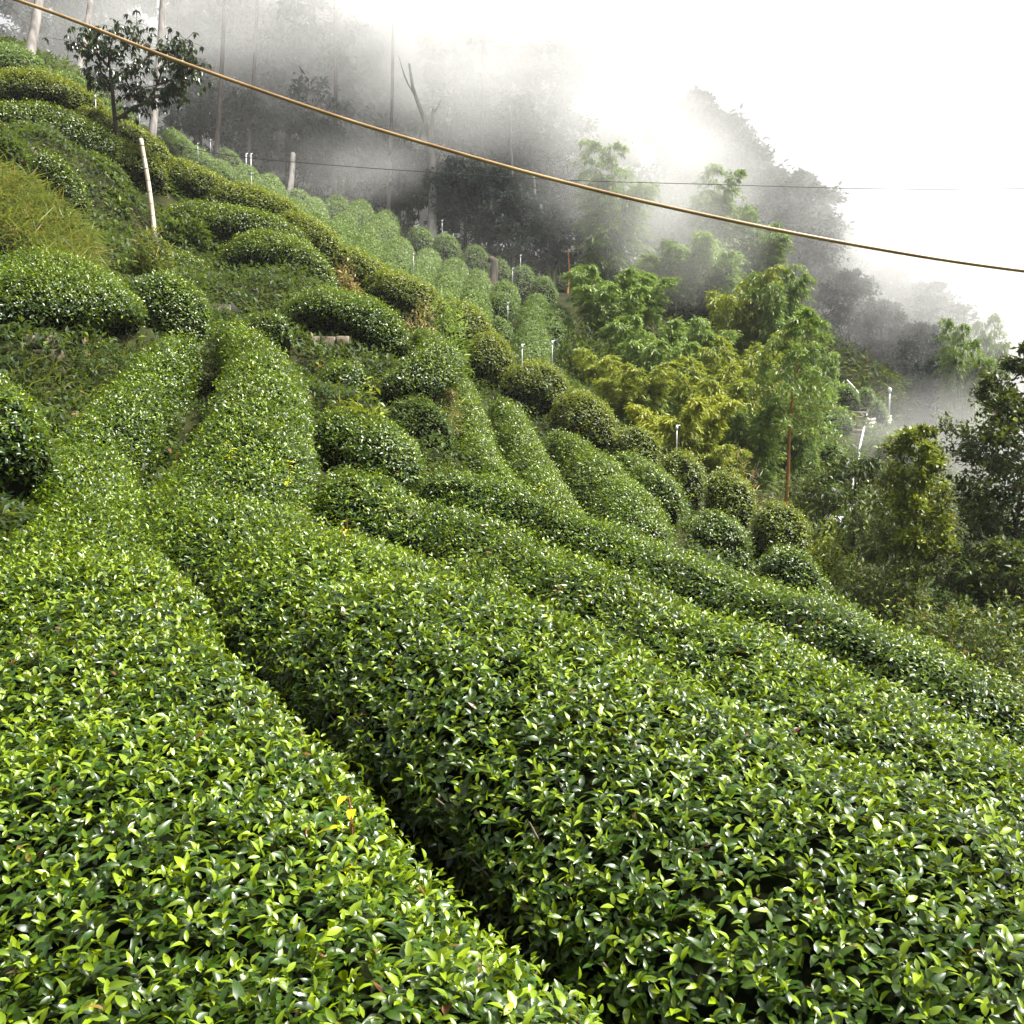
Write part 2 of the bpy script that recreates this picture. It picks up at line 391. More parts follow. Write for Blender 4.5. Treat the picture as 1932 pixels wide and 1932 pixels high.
# ------------------------------------------------------------------ the tea hedges
# name key: (label, group, material, height, [(px, py, depth, half width) ... along the crest])
# stations with a 5th value are world coordinates (x, y, z below the eye, half width, 0)
NEAR = 'tea hedges on the near hillside'
RIDGE = 'rounded tea hedges along the ridge'
FAR = 'tea hedges on the misty far slope'
GARD = 'clipped hedges of the garden in the gully'
HEDGES = [
 # --- foreground rows
 ('ribbon-like tea hedge rising from the lower left corner, left of the dark furrow', NEAR, 'tea', .85,
  [(2.1, -1.6, -1.78, 1.05, 0), (.75, .5, -1.6, 1.02, 0), (-.50, 2.3, -1.43, .97, 0), (-1.44, 3.86, -1.32, .93, 0), (-2.29, 5.25, -1.2, .92, 0), (-2.95, 6.8, -1.07, .88, 0), (210, 960, 9.0, .80), (160, 870, 10.7, .58), (226, 760, 12.8, .54), (314, 665, 15.2, .52), (358, 622, 16.4, .40)]),
 ('wide tea hedge from the lower right corner, bending uphill right of the dark furrow', NEAR, 'tea', .85,
  [(3.9, -.4, -1.95, 1.1, 0), (2.45, 1.75, -1.68, 1.14, 0), (1.22, 3.3, -1.42, 1.05, 0), (.29, 4.78, -1.25, .95, 0), (-.62, 6.15, -1.12, .94, 0), (-1.45, 7.6, -1.0, .98, 0), (402, 940, 9.3, .98), (455, 850, 10.8, .82), (494, 750, 12.5, .72), (496, 655, 14.8, .58), (420, 607, 16.6, .33)]),
 ('long tea hedge just behind the lower right one, white flowered weed at its upper end', NEAR, 'tea', .8,
  [(790, 930, 11.0, .5), (900, 980, 10.3, .56), (1050, 1050, 9.1, .62), (1250, 1128, 7.7, .74), (1450, 1212, 6.5, .95), (1700, 1330, 5.45, 1.1), (1960, 1455, 4.8, 1.2), (2350, 1640, 4.0, 1.2)]),
 ('long tea hedge running down to the right edge, directly below the small trees', NEAR, 'tea', .85,
  [(790, 880, 14.6, .55), (960, 918, 13.7, .62), (1150, 995, 12.2, .66), (1400, 1085, 10.5, .7), (1600, 1153, 9.4, .74), (1932, 1322, 8.0, .8), (2250, 1497, 7.0, .85), (2900, 1850, 5.6, .9)]),
 ('short bulbous tea hedge in the middle with yellow sprig in front', NEAR, 'tea', .95,
  [(625, 900, 11.9, .55), (690, 905, 11.4, .75), (760, 960, 10.6, .7), (800, 1010, 10.0, .4)]),
 ('low tea clump behind the white flowered weed', NEAR, 'tea', .55,
  [(815, 1035, 9.0, .4), (870, 1050, 8.7, .45), (940, 1085, 8.2, .35)]),
 # --- terraces on the left
 ('near dark-sided tea hedge cut by the left edge beside the wide rows', NEAR, 'tea', 1.1,
  [(-170, 690, 9.0, .9), (-40, 700, 9.6, .8), (50, 735, 10.0, .6), (95, 785, 10.2, .35)]),
 ('broad bright tea hedge at the left edge above the leafy bank', NEAR, 'tea', .9,
  [(-160, 540, 14.0, 1.05), (40, 506, 15.0, 1.05), (160, 486, 16.2, 1.05), (250, 506, 17.0, .7)]),
 ('small dark-ended tea hump at the right end of the broad bright hedge', NEAR, 'tea', 1.0,
  [(265, 505, 18.2, .5), (320, 520, 18.2, .7), (352, 560, 17.6, .45)]),
 ('lozenge-shaped dark tea hedge above the exposed stone blocks', NEAR, 'tea', .8,
  [(512, 560, 21.2, .4), (600, 547, 21.2, .8), (690, 567, 20.6, .8), (762, 600, 20.0, .4)]),
 ('comma-shaped tea hedge curling round a dark hole', NEAR, 'tea', .65,
  [(706, 690, 18.4, .36), (758, 674, 18.4, .52), (812, 668, 18.9, .46), (836, 648, 20.0, .36), (806, 628, 21.4, .30), (766, 614, 22.4, .22)]),
 ('arched tea hedge over an ivy-covered bank, bright crest and dark belly', NEAR, 'tea', 1.0,
  [(395, 470, 26.2, .5), (470, 438, 26.2, .9), (540, 446, 26.0, .9), (628, 490, 25.2, .4)]),
 ('low tea hedge joined to the left foot of the arched hedge', NEAR, 'tea', .8,
  [(272, 484, 24.6, .4), (340, 474, 25.0, .6), (400, 490, 25.0, .4)]),
 ('long level tea hedge to the right of the leaning bamboo pole', NEAR, 'tea', 1.1,
  [(275, 392, 29.4, .5), (340, 380, 29.4, .9), (430, 388, 29.2, .95), (540, 415, 28.8, .8), (588, 436, 28.4, .4)]),
 ('short tea hedge behind the left side of the leaning bamboo pole', NEAR, 'tea', .8,
  [(185, 368, 28.0, .4), (230, 374, 28.4, .55), (272, 388, 28.8, .4)]),
 ('yellow-topped tea hedge with black shaded underside beside the wide row', NEAR, 'tea', 1.0,
  [(598, 770, 15.6, .45), (650, 770, 15.4, .75), (710, 800, 14.9, .75), (775, 845, 14.2, .4)]),
 ('tiny flat tea hedge under the exposed stone blocks', NEAR, 'tea', .5,
  [(592, 694, 18.6, .35), (640, 686, 18.6, .5), (690, 696, 18.3, .35)]),
 ('small dark tea clump at the head of the wide sloping row', NEAR, 'tea', .55,
  [(455, 608, 18.8, .35), (500, 594, 19.0, .45), (542, 605, 18.8, .35)]),
 ('loose pale green tea hedge below the comma-shaped one', NEAR, 'under', .7,
  [(735, 770, 16.8, .4), (790, 756, 17.2, .55), (850, 764, 17.2, .45)]),
 ('small black-sided tea hedge above the yellowish grass mound', NEAR, 'tea', .9,
  [(50, 300, 22.0, .4), (95, 297, 22.0, .6), (152, 330, 21.8, .5)]),
 ('narrow tea row stepping down beside the dark bank, leftmost of the three side by side', NEAR, 'tea', .7,
  [(862, 695, 24.0, .35), (880, 735, 22.2, .42), (898, 800, 19.6, .45), (925, 862, 17.4, .45), (970, 905, 15.6, .36)]),
 ('middle row of the three tea rows lying side by side on the right flank', NEAR, 'tea', .75,
  [(945, 748, 22.6, .45), (972, 780, 21.4, .46), (1000, 850, 18.8, .50), (1040, 910, 16.6, .48), (1075, 945, 15.2, .36)]),
 ('widest and rightmost of the three tea rows lying side by side', NEAR, 'tea', .85,
  [(1052, 802, 21.8, .45), (1092, 835, 20.4, .55), (1142, 885, 18.2, .68), (1195, 940, 16.2, .74), (1215, 985, 14.8, .6)]),
 ('thin crescent of tea showing over the widest of three rows', NEAR, 'tea', .7,
  [(1165, 856, 20.6, .35), (1225, 878, 19.2, .5), (1272, 912, 17.6, .4)]),
 ('leafy uneven tea hedge below the dark thin one at the upper left edge', NEAR, 'under', 1.0,
  [(-50, 248, 26.5, .8), (50, 243, 26.8, .95), (140, 266, 27.4, .7)]),
 ('leafy uneven tea hedge sloping down towards the leaning bamboo pole', NEAR, 'under', 1.0,
  [(125, 285, 27.0, .6), (195, 305, 27.4, .95), (262, 352, 27.8, .6)]),
 # --- ridge, upper left to right
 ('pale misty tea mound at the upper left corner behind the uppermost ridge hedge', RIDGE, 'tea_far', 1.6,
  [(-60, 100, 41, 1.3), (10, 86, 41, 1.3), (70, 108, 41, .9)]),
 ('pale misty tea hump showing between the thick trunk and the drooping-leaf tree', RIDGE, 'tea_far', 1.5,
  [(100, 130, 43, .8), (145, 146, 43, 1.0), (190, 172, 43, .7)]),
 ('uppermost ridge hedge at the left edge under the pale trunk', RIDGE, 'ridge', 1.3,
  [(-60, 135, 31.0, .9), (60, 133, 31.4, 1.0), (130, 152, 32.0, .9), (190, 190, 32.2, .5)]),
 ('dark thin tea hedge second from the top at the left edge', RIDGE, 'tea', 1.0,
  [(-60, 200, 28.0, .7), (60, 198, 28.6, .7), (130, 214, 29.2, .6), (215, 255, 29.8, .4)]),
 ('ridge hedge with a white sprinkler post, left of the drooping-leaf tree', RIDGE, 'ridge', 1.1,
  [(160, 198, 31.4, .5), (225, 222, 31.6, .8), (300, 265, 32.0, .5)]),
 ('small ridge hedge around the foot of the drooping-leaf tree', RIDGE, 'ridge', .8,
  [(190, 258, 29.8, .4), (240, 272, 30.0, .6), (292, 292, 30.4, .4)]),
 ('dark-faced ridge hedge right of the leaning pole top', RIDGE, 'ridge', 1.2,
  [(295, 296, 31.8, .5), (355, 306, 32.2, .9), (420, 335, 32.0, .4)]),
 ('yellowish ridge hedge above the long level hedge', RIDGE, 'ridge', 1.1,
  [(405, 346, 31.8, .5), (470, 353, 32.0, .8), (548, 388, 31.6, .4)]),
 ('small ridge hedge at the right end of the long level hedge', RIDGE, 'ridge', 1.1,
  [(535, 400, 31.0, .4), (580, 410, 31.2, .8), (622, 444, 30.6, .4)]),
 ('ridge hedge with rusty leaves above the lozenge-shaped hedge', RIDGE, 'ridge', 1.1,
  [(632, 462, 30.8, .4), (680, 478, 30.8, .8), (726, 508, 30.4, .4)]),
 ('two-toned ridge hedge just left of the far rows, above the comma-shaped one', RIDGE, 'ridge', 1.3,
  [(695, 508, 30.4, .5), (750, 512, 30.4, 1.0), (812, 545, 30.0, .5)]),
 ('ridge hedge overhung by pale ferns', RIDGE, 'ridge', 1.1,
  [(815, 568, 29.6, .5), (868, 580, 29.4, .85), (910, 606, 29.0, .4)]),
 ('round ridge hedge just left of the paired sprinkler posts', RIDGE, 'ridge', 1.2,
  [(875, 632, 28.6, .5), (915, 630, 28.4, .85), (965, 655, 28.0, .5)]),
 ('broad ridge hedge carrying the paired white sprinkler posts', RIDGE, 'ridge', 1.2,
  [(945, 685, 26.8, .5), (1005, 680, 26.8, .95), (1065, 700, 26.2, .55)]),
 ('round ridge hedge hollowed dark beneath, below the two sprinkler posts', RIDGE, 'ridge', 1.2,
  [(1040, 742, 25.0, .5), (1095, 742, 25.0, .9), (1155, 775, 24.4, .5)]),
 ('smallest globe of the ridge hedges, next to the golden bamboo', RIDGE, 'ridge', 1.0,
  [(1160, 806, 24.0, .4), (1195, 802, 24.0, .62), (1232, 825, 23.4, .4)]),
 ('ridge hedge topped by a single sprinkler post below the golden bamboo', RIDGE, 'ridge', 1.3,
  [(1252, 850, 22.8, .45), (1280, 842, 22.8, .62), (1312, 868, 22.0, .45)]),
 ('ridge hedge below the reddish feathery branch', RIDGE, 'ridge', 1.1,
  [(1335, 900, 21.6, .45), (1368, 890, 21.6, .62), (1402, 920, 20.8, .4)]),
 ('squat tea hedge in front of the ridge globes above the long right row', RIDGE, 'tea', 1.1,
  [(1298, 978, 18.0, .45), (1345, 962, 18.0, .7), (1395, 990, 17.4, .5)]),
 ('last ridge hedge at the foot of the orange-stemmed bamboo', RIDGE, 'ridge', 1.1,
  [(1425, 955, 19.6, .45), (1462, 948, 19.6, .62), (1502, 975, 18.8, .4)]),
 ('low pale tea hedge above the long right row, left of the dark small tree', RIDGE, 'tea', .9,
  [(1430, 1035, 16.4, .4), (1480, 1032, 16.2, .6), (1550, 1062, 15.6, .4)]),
]
# --- far slope: (stations, half width)
far_rows = [
 ([(322, 243, 55), (350, 262, 53)], .9, 'first of the far hedges beside the pale trunks'),
 ([(362, 272, 53), (392, 296, 51)], 1.0, 'far hedge with two thin white posts'),
 ([(417, 277, 56), (440, 292, 55)], .7, 'far hedge tucked behind under the slim trunk'),
 ([(414, 298, 51), (425, 318, 49)], .95, 'far hedge left of the one below the white posts'),
 ([(466, 307, 52), (470, 342, 49)], 1.0, 'dome-shaped far hedge with white posts on top'),
 ([(515, 327, 53), (512, 362, 49)], 1.0, 'dome-shaped far hedge with dark seam on its left'),
 ([(556, 352, 54), (575, 368, 53)], .9, 'far hedge at the foot of the broken trunk'),
 ([(562, 370, 50), (552, 392, 47)], .85, 'low far hedge under the broken trunk'),
 ([(598, 372, 54), (592, 392, 50)], .9, 'far hedge next right of the broken trunk'),
 ([(640, 366, 55), (632, 388, 53)], 1.0, 'far hedge whose top dips into the drifting mist'),
 ([(600, 396, 47), (590, 425, 45)], .85, 'low far hedge touching the near ridge'),
 ([(688, 376, 55), (670, 396, 52)], .9, 'uppermost hedge of the far column that starts under dark shade'),
 ([(655, 398, 50), (636, 446, 45)], .95, 'far row bending down to the near ridge, left of the widest column'),
 ([(736, 396, 55), (708, 425, 51)], .9, 'top hedge of the column left of the forked dead tree'),
 ([(702, 432, 49), (688, 468, 45)], .95, 'far row below the hedge left of the forked dead tree'),
 ([(785, 424, 54), (800, 438, 53)], .8, 'far hedge close left of the forked dead tree'),
 ([(760, 440, 51), (742, 492, 46)], 1.0, 'long far row leading down from the forked dead tree'),
 ([(832, 434, 54), (850, 450, 53)], .9, 'far hedge directly under the forked dead tree'),
 ([(812, 465, 51), (796, 510, 46)], 1.0, 'far row with a sprinkler post on its left'),
 ([(886, 458, 53), (905, 474, 52)], .85, 'far hedge right of the forked dead tree'),
 ([(862, 480, 49), (838, 545, 44)], 1.0, 'long far row crossing the middle of the far slope'),
 ([(937, 480, 51), (945, 500, 50)], .75, 'small far hedge beside a brown stump'),
 ([(905, 502, 48), (890, 590, 42)], 1.0, 'straight far row in front of the brown stump'),
 ([(980, 495, 50), (988, 510, 49)], .8, 'small far hedge with a tall white post'),
 ([(958, 525, 47), (944, 555, 45)], .9, 'far hedge between two straight rows, upper one'),
 ([(944, 585, 42), (945, 620, 41)], .75, 'far hedge between two straight rows, lower one'),
 ([(1015, 517, 48), (1030, 530, 47)], .75, 'small far hedge nearest the orange saplings'),
 ([(1012, 545, 45), (1002, 655, 39)], .95, 'straight far row that comes down lowest'),
 ([(1052, 565, 44), (1044, 605, 42)], .9, 'last far hedge before the bamboo'),
 ([(842, 552, 42), (850, 570, 41)], .7, 'low far hedge above the fern-hung ridge hedge'),
]
for st, hw, lab in far_rows:
    a, b = st
    hw *= .86
    x2, y2, d2 = (b[k] + .45 * (b[k] - a[k]) for k in range(3))
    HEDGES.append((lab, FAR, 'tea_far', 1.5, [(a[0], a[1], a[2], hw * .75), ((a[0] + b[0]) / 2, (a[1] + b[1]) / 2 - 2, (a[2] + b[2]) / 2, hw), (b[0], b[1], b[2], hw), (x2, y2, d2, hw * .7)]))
gard = [
 ([(1535, 728), (1565, 724)], 52, .8, 'garden hedge farthest up, half hidden by orange-stemmed bamboo'),
 ([(1572, 735), (1600, 728), (1622, 738)], 50, .9, 'garden hedge left of the upper bend of the white pipe'),
 ([(1615, 742), (1640, 734), (1655, 742)], 51, .8, 'round garden hedge on the right of the pipe, upper one'),
 ([(1640, 765), (1660, 758), (1675, 768)], 48, .85, 'round garden hedge beside the lamp post'),
 ([(1530, 775), (1570, 770), (1608, 776)], 45, .95, 'long garden hedge above the red edging'),
 ([(1655, 830), (1700, 822), (1740, 838)], 42, .9, 'long low garden hedge under the pale board edging'),
 ([(1500, 855), (1525, 850), (1545, 862)], 38, .75, 'small garden hedge next to the orange stem'),
 ([(1545, 845), (1570, 832), (1600, 845)], 39, .8, 'garden hedge behind the top of the dark small tree'),
 ([(1515, 910), (1550, 895), (1590, 905)], 33, .9, 'nearest garden hedge, above the white scrap'),
]
for st, d, hw, lab in gard:
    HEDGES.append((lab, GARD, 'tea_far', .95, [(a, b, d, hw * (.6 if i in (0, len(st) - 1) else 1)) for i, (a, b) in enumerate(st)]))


def station(s):
    if len(s) == 5: return np.array([s[0], s[1], s[2] + CAMZ, s[3]])
    return np.append(P(*s[:3]), s[3])


for i, h in enumerate(HEDGES):
    st = np.array([station(s) for s in h[4]])
    HEDGES[i] = (*h[:4], st)

# ------------------------------------------------------------------ terrain: thin-plate surface under the hedges
ctl = []
for lab, g, m, h, st in HEDGES:
    n = max(3, int(np.linalg.norm(np.diff(st[:, :2], axis=0), axis=1).sum() / 1.6))
    for s in spline(st, n):
        ctl.append((s[0], s[1], s[2] - h))
extra_px = [  # bare ground points (px, py, depth)
 (60, 980, 9.0), (20, 900, 9.6), (150, 660, 14.5), (30, 640, 13.6), (300, 600, 18.2), (60, 400, 20.5), (-100, 420, 18), (200, 320, 26), (100, 240, 26.5),
 (560, 520, 24), (450, 540, 22.5), (330, 450, 27), (640, 650, 20), (700, 640, 20.5), (820, 830, 16.3), (600, 720, 17.5), (560, 960, 10.8),
 (1120, 740, 33), (1200, 830, 30), (1280, 900, 28), (1360, 960, 26.5), (1440, 1000, 25.5), (1150, 770, 38), (1250, 810, 36), (1350, 870, 34), (1450, 900, 34), (1250, 680, 46), (1400, 730, 44), (1150, 580, 48), (1300, 560, 54), (1450, 640, 52),
 (1600, 1150, 22.5), (1740, 1235, 18.5), (1560, 1110, 19), (1650, 1190, 19), (1800, 1330, 17), (1905, 1450, 20), (1820, 1130, 26), (1660, 700, 55), (1750, 790, 52), (1800, 900, 46), (1640, 960, 34), (1750, 1000, 36),
 (1240, 985, 17), (1480, 1140, 13.5), (1700, 1310, 12.5), (1850, 1400, 12),
 (300, 262, 60), (430, 300, 61), (560, 365, 62), (700, 408, 63), (850, 470, 62), (980, 520, 58), (1070, 555, 54), (1200, 520, 62), (1480, 600, 62), (1600, 660, 62),
 (80, 130, 46), (180, 160, 52), (0, 120, 42)]
for e in extra_px: ctl.append(tuple(P(*e)))
for x, y, z in [  # far ground (relative to the eye)
 (-30, 92, 16), (-10, 95, 13), (8, 92, 9), (25, 85, 1), (45, 70, -14), (40, 45, -15), (30, 25, -14), (20, 12, -9.5), (11, 5, -6), (6, 1, -4), (5, -6, -4), (-4, -6, -1.9), (-10, 0, 1.2), (-14, 8, 3.2), (-25, 20, 9.5), (-28, 40, 14), (-40, 60, 18), (12, 20, -6.6), (16, 32, -7.5), (22, 50, -5), (26, 64, -3), (30, 100, -4), (-20, 130, 12), (20, 140, -2), (70, 40, -26), (70, 100, -24), (-70, 60, 22), (-60, 10, 16), (0, -15, -2.6), (30, -10, -14), (-25, -10, 6)]:
    ctl.append((x, y, z + CAMZ))
ctl = np.array(ctl)


def tps(r2): return 0.5 * r2 * np.log(r2 + 1e-6)


def fit(ctl, lam):
    n = len(ctl)
    xy = ctl[:, :2]
    d2 = ((xy[:, None] - xy[None]) ** 2).sum(-1)
    A = np.zeros((n + 3, n + 3))
    A[:n, :n] = tps(d2) + lam * np.eye(n)
    A[:n, n] = 1
    A[:n, n + 1:] = xy
    A[n:, :n] = A[:n, n:].T
    return np.linalg.solve(A, np.append(ctl[:, 2], [0, 0, 0]))


COEF = fit(ctl, 0.6)


def T(x, y):
    x = np.asarray(x, float); y = np.asarray(y, float)
    sh = x.shape
    q = np.stack([x.ravel(), y.ravel()], 1)
    out = np.empty(len(q))
    for i in range(0, len(q), 20000):
        b = q[i:i + 20000]
        d2 = ((b[:, None] - ctl[None, :, :2]) ** 2).sum(-1)
        out[i:i + 20000] = tps(d2) @ COEF[:-3] + COEF[-3] + b @ COEF[-2:]
    return out.reshape(sh)


gy = np.concatenate([np.linspace(-9, 45, 190), np.linspace(45.5, 110, 90), np.linspace(112, 190, 18)])
gx = np.concatenate([np.linspace(-100, -27, 22), np.linspace(-26, 24, 176), np.linspace(25, 100, 40)])
GX, GY = np.meshgrid(gx, gy)
GZ = np.clip(T(GX, GY), -34, 34)
GZ = GZ - 0.06 + 0.05 * wob(np.stack([GX, GY, GZ], -1), 1.7)
nx, ny = len(gx), len(gy)
i0 = (np.arange(ny - 1)[:, None] * nx + np.arange(nx - 1)[None]).ravel()
ground = link('ground', mesh('ground', np.stack([GX, GY, GZ], -1).reshape(-1, 3), [np.stack([i0, i0 + 1, i0 + nx + 1, i0 + nx], 1)], M['soil'], smooth=True))
tag(ground, kind='structure')


# ------------------------------------------------------------------ hedge builder
ALLST = []


def tints(n, young, dead=0.0, lo=0.0, hi=1.0):
    c = np.zeros((n, 3))
    c[:, 0] = rng.uniform(lo, hi, n) ** 1.2
    c[:, 1] = np.where(rng.random(n) < young, rng.uniform(.35, 1, n), rng.uniform(0, .12, n))
    c[:, 2] = np.where(rng.random(n) < dead, rng.uniform(.5, 1, n), 0)
    return c


def hedge(lab, group, mk, h, st):
    lens = (group == NEAR and st[:, 1].min() > 13.5 and ' row' not in lab.split('above')[0] and 'head of' not in lab) or lab.startswith(('near dark-sided', 'yellow-topped'))
    st = st * np.array([1, 1, 1, 1.15 if group == RIDGE else 1.34 if lens else 1])
    if lens: h *= 1.2
    if group == NEAR and not lens:            # keep the furrows between rows open
        st = st.copy()
        st[:, 3] *= np.where(st[:, 1] > 10, .90, np.where(st[:, 1] > 7.5, .95, 1))
    if group == RIDGE and st[0, 0] < -2:      # ridge hedges overlap into one band
        st[0, :3] -= .4 * (st[1, :3] - st[0, :3])
        st[-1, :3] += .4 * (st[-1, :3] - st[-2, :3])
    fine = st[:, 1].min() > 8.5
    length = np.linalg.norm(np.diff(st[:, :2], axis=0), axis=1).sum()
    ns = max(12, int(length / 0.22))
    ns = min(ns, 70)
    c = spline(st, ns)
    ALLST.append(c * np.array([1, 1, 1, .55 if lens else .75 if group == RIDGE else 1]))
    tang = unit(np.gradient(c[:, :2], axis=0))
    nrm = np.stack([-tang[:, 1], tang[:, 0]], 1)
    s = np.concatenate([[0], np.cumsum(np.linalg.norm(np.diff(c[:, :2], axis=0), axis=1))])
    wid = c[:, 3]
    e = np.minimum(s, s[-1] - s)
    capl = np.minimum(wid * 1.0 if not lens else np.maximum(wid, .38 * s[-1]), s[-1] * .5)
    tap = np.sqrt(np.clip(1 - np.clip(1 - e / capl, 0, 1) ** 2, 0.02, 1))
    wd = wid * (.25 + .75 * tap)
    zl = T(c[:, 0] + nrm[:, 0] * wd, c[:, 1] + nrm[:, 1] * wd)
    zr = T(c[:, 0] - nrm[:, 0] * wd, c[:, 1] - nrm[:, 1] * wd)
    slope = np.clip((zl - zr) / (2 * wd), -.75, .75) * .8
    nt_ = 25
    th = np.linspace(0.0, math.pi, nt_)
    ex = .82 if group in (FAR, GARD) else .74 if st[0, 1] < 4 else .86
    lat = np.sign(np.cos(th)) * np.abs(np.cos(th)) ** ex
    ver = np.abs(np.sin(th)) ** ex
    tk = np.clip(ver / (.85 if lens else .7 if group == RIDGE else .55), 0, 1)
    lo_ = .78 if st[0, 1] < 3 else .22 if lens else .34 if group == RIDGE else .42
    tuck = lo_ + (1 - lo_) * tk * tk * (3 - 2 * tk)

    def surf(shrink):
        W_ = np.maximum(wd - shrink, .05)
        H_ = h * (.35 + .65 * tap) - shrink
        zt = c[:, 2] - h * (1 - (.35 + .65 * tap)) - shrink
        u = lat[None] * tuck[None] * W_[:, None]
        x = c[:, 0, None] + nrm[:, 0, None] * u
        y = c[:, 1, None] + nrm[:, 1, None] * u
        z = zt[:, None] - H_[:, None] * (1 - ver[None]) + slope[:, None] * u
        pts = np.stack([x, y, z], -1)
        low = wob(pts, 2.3) * .05 + wob(pts, .8, 1) * (.02 if fine else .03)
        pts[..., 2] += low * ver[None]
        pts[..., 0] += nrm[:, 0, None] * low * lat[None]
        pts[..., 1] += nrm[:, 1, None] * low * lat[None]
        # the lowest rim meets the ground
        for k in (0, nt_ - 1):
            g = T(pts[:, k, 0], pts[:, k, 1]) - .08
            pts[:, k, 2] = np.minimum(pts[:, k, 2], g)
        return pts

    S = surf(0.0)
    mid = S[ns // 2].mean(0)
    base = np.array([mid[0], mid[1], float(T(mid[0], mid[1]))])
    root = empty('tea_hedge' if group != GARD else 'garden_hedge', base)
    tag(root, lab, 'hedge' if group == GARD else 'tea hedge', group)
    shade_core = surf(.075 if fine else .12)
    ii = (np.arange(ns - 1)[:, None] * nt_ + np.arange(nt_ - 1)[None]).ravel()
    f = np.stack([ii, ii + 1, ii + nt_ + 1, ii + nt_], 1)
    caps = np.stack([np.append(np.arange(nt_)[::-1], np.arange(0))]), np.stack([(ns - 1) * nt_ + np.arange(nt_)])
    # outward winding
    me = mesh('branches', shade_core.reshape(-1, 3) - base, [f[:, ::-1], caps[0][:, ::-1], caps[1][:, ::-1]], M['shade_core'], smooth=True)
    link('branches', me, root)  # solid inner shell, coloured near-black as the shade behind the leaves
    if st[0, 1] < 4:      # woody stems that show in the furrow
        tb = Tubes()
        for _ in range(150):
            i, k = random.randrange(1, ns - 1), random.choice((3, 4, 5, nt_ - 4, nt_ - 5, nt_ - 6))
            q = S[i, k] - base
            cc = c[i, :3] - base
            b0 = q * .45 + cc * .55 + rng.normal(size=3) * .06
            b0[2] = float(T(b0[0] + base[0], b0[1] + base[1])) - base[2] - .05
            m1 = b0 * .45 + q * .55 + rng.normal(size=3) * .04
            tb.add([b0, m1, q + rng.normal(size=3) * .03], [.011, .008, .004], 5, cap=False)
        link('stems', tb.mesh('stems', M['twig']), root)
    # --- leaves
    A, B, Cc, D = S[:-1, :-1], S[1:, :-1], S[1:, 1:], S[:-1, 1:]
    fn = np.cross(Cc - A, D - B)
    area = np.linalg.norm(fn, axis=-1) / 2
    fn = unit(fn)
    ctr = (A + B + Cc + D) / 4
    outw = ctr - (c[:-1, None, :3] - np.array([0, 0, h * .6]))
    sgn = np.sign((fn * outw).sum(-1, keepdims=True))
    fn = fn * np.where(sgn == 0, 1, sgn)
    view = CAM - ctr
    dist = np.linalg.norm(view, axis=-1)
    facing = (fn * view).sum(-1) / dist
    # leaf length grows slowly with distance, so that far hedges keep a leafy grain
    L0 = np.clip(.043 + .0009 * np.maximum(dist - 5, 0), .043, .10) * (1.15 if mk == 'under' else 1)
    dens = 2.5 / (L0 * L0 * .46) * np.where(facing > -.15, 1, .3) * Q
    inv = np.clip((ctr[..., 2] - T(ctr[..., 0], ctr[..., 1])) / (.3 * h), .25, 1)
    dens = dens * np.where(ctr[..., 1] < .3, .12, 1)
    SH = 5                     # leaves per shoot
    cnt = rng.poisson(area * dens * (.45 + .55 * inv) / SH)
    idx = np.repeat(np.arange(cnt.size), cnt.ravel())
    if len(idx) == 0: return root
    fi = lambda a: a.reshape(-1, a.shape[-1])[idx]
    u, v = rng.random((2, len(idx), 1))
    rep = lambda a: np.repeat(a, SH, axis=0)
    p = rep(fi(A) * (1 - u) * (1 - v) + fi(B) * u * (1 - v) + fi(Cc) * u * v + fi(D) * (1 - u) * v)
    nn = rep(fi(fn))
    N = len(p)
    order = np.tile(np.arange(SH), N // SH)          # 0 = tip leaf of the shoot
    dd = rep(dist.ravel()[idx])
    vig = rep(rng.random(N // SH))                   # how far a shoot has flushed
    upness = np.clip(nn[:, 2], 0, 1)
    big = np.clip(.5 + .5 * wob(p, 1.6, 2), 0, 1)
    flush = vig < (np.where(dd < 7, .38, .70 if mk == 'ridge' else .58) + .34 * big) * (.25 + .75 * upness)
    ll = rep(L0.ravel()[idx]) * np.clip(rng.normal(1, .2, N), .55, 1.7) * np.array([.72, .9, 1.02, 1.12, 1.15])[order]
    axis = unit(nn * .6 + np.array([0, 0, .6]) + rep(rng.normal(size=(N // SH, 3)) * .28))
    t1 = unit(np.cross(axis, rep(rng.normal(size=(N // SH, 3)))))
    t2 = np.cross(axis, t1)
    ph = order * 2.4 + rng.normal(size=N) * .35
    rad = t1 * np.cos(ph)[:, None] + t2 * np.sin(ph)[:, None]
    tilt = (np.array([.5, 1.0, 1.4, 1.8, 2.2])[order] * rng.uniform(.5, 1.4, N))[:, None]
    d = unit(axis + rad * tilt)
    nr = np.clip((9.5 - dd) / 3, 0, 1)              # clipped surfaces read as smooth from afar
    ln = unit(axis * 1.0 - rad * .55 * (.4 + .6 * nr[:, None]) + nn * .4 * (1 - nr[:, None]) + rng.normal(size=(N, 3)) * .3)
    p = p + rng.normal(size=(N, 3)) * (.045 * (1 - nr))[:, None]
    col = np.zeros((N, 3))
    col[:, 0] = np.clip(rng.random(N) * .75 + .3 * big - .08, 0, 1)
    yo = flush & (order < 2 + (vig < .2))
    col[:, 1] = np.where(yo, rng.uniform(.35, 1, N), rng.uniform(0, .14, N))
    col[:, 2] = np.where(rng.random(N) < (.02 if mk == 'ridge' else .004), rng.uniform(.4, 1, N), 0)
    lift = rep(rng.uniform(-.07, .025, N // SH)) * (.35 + .65 * nr) + .03 * (flush & (order < 2)) - .008 * order
    p = p + nn * lift[:, None] + rad * .006
    p = p - d * (ll * .15)[:, None]
    wdt = ll * rng.uniform(.37, .54, N)
    curl = rng.uniform(.1, .75, N)
    fold = rng.uniform(.08, .34, N)
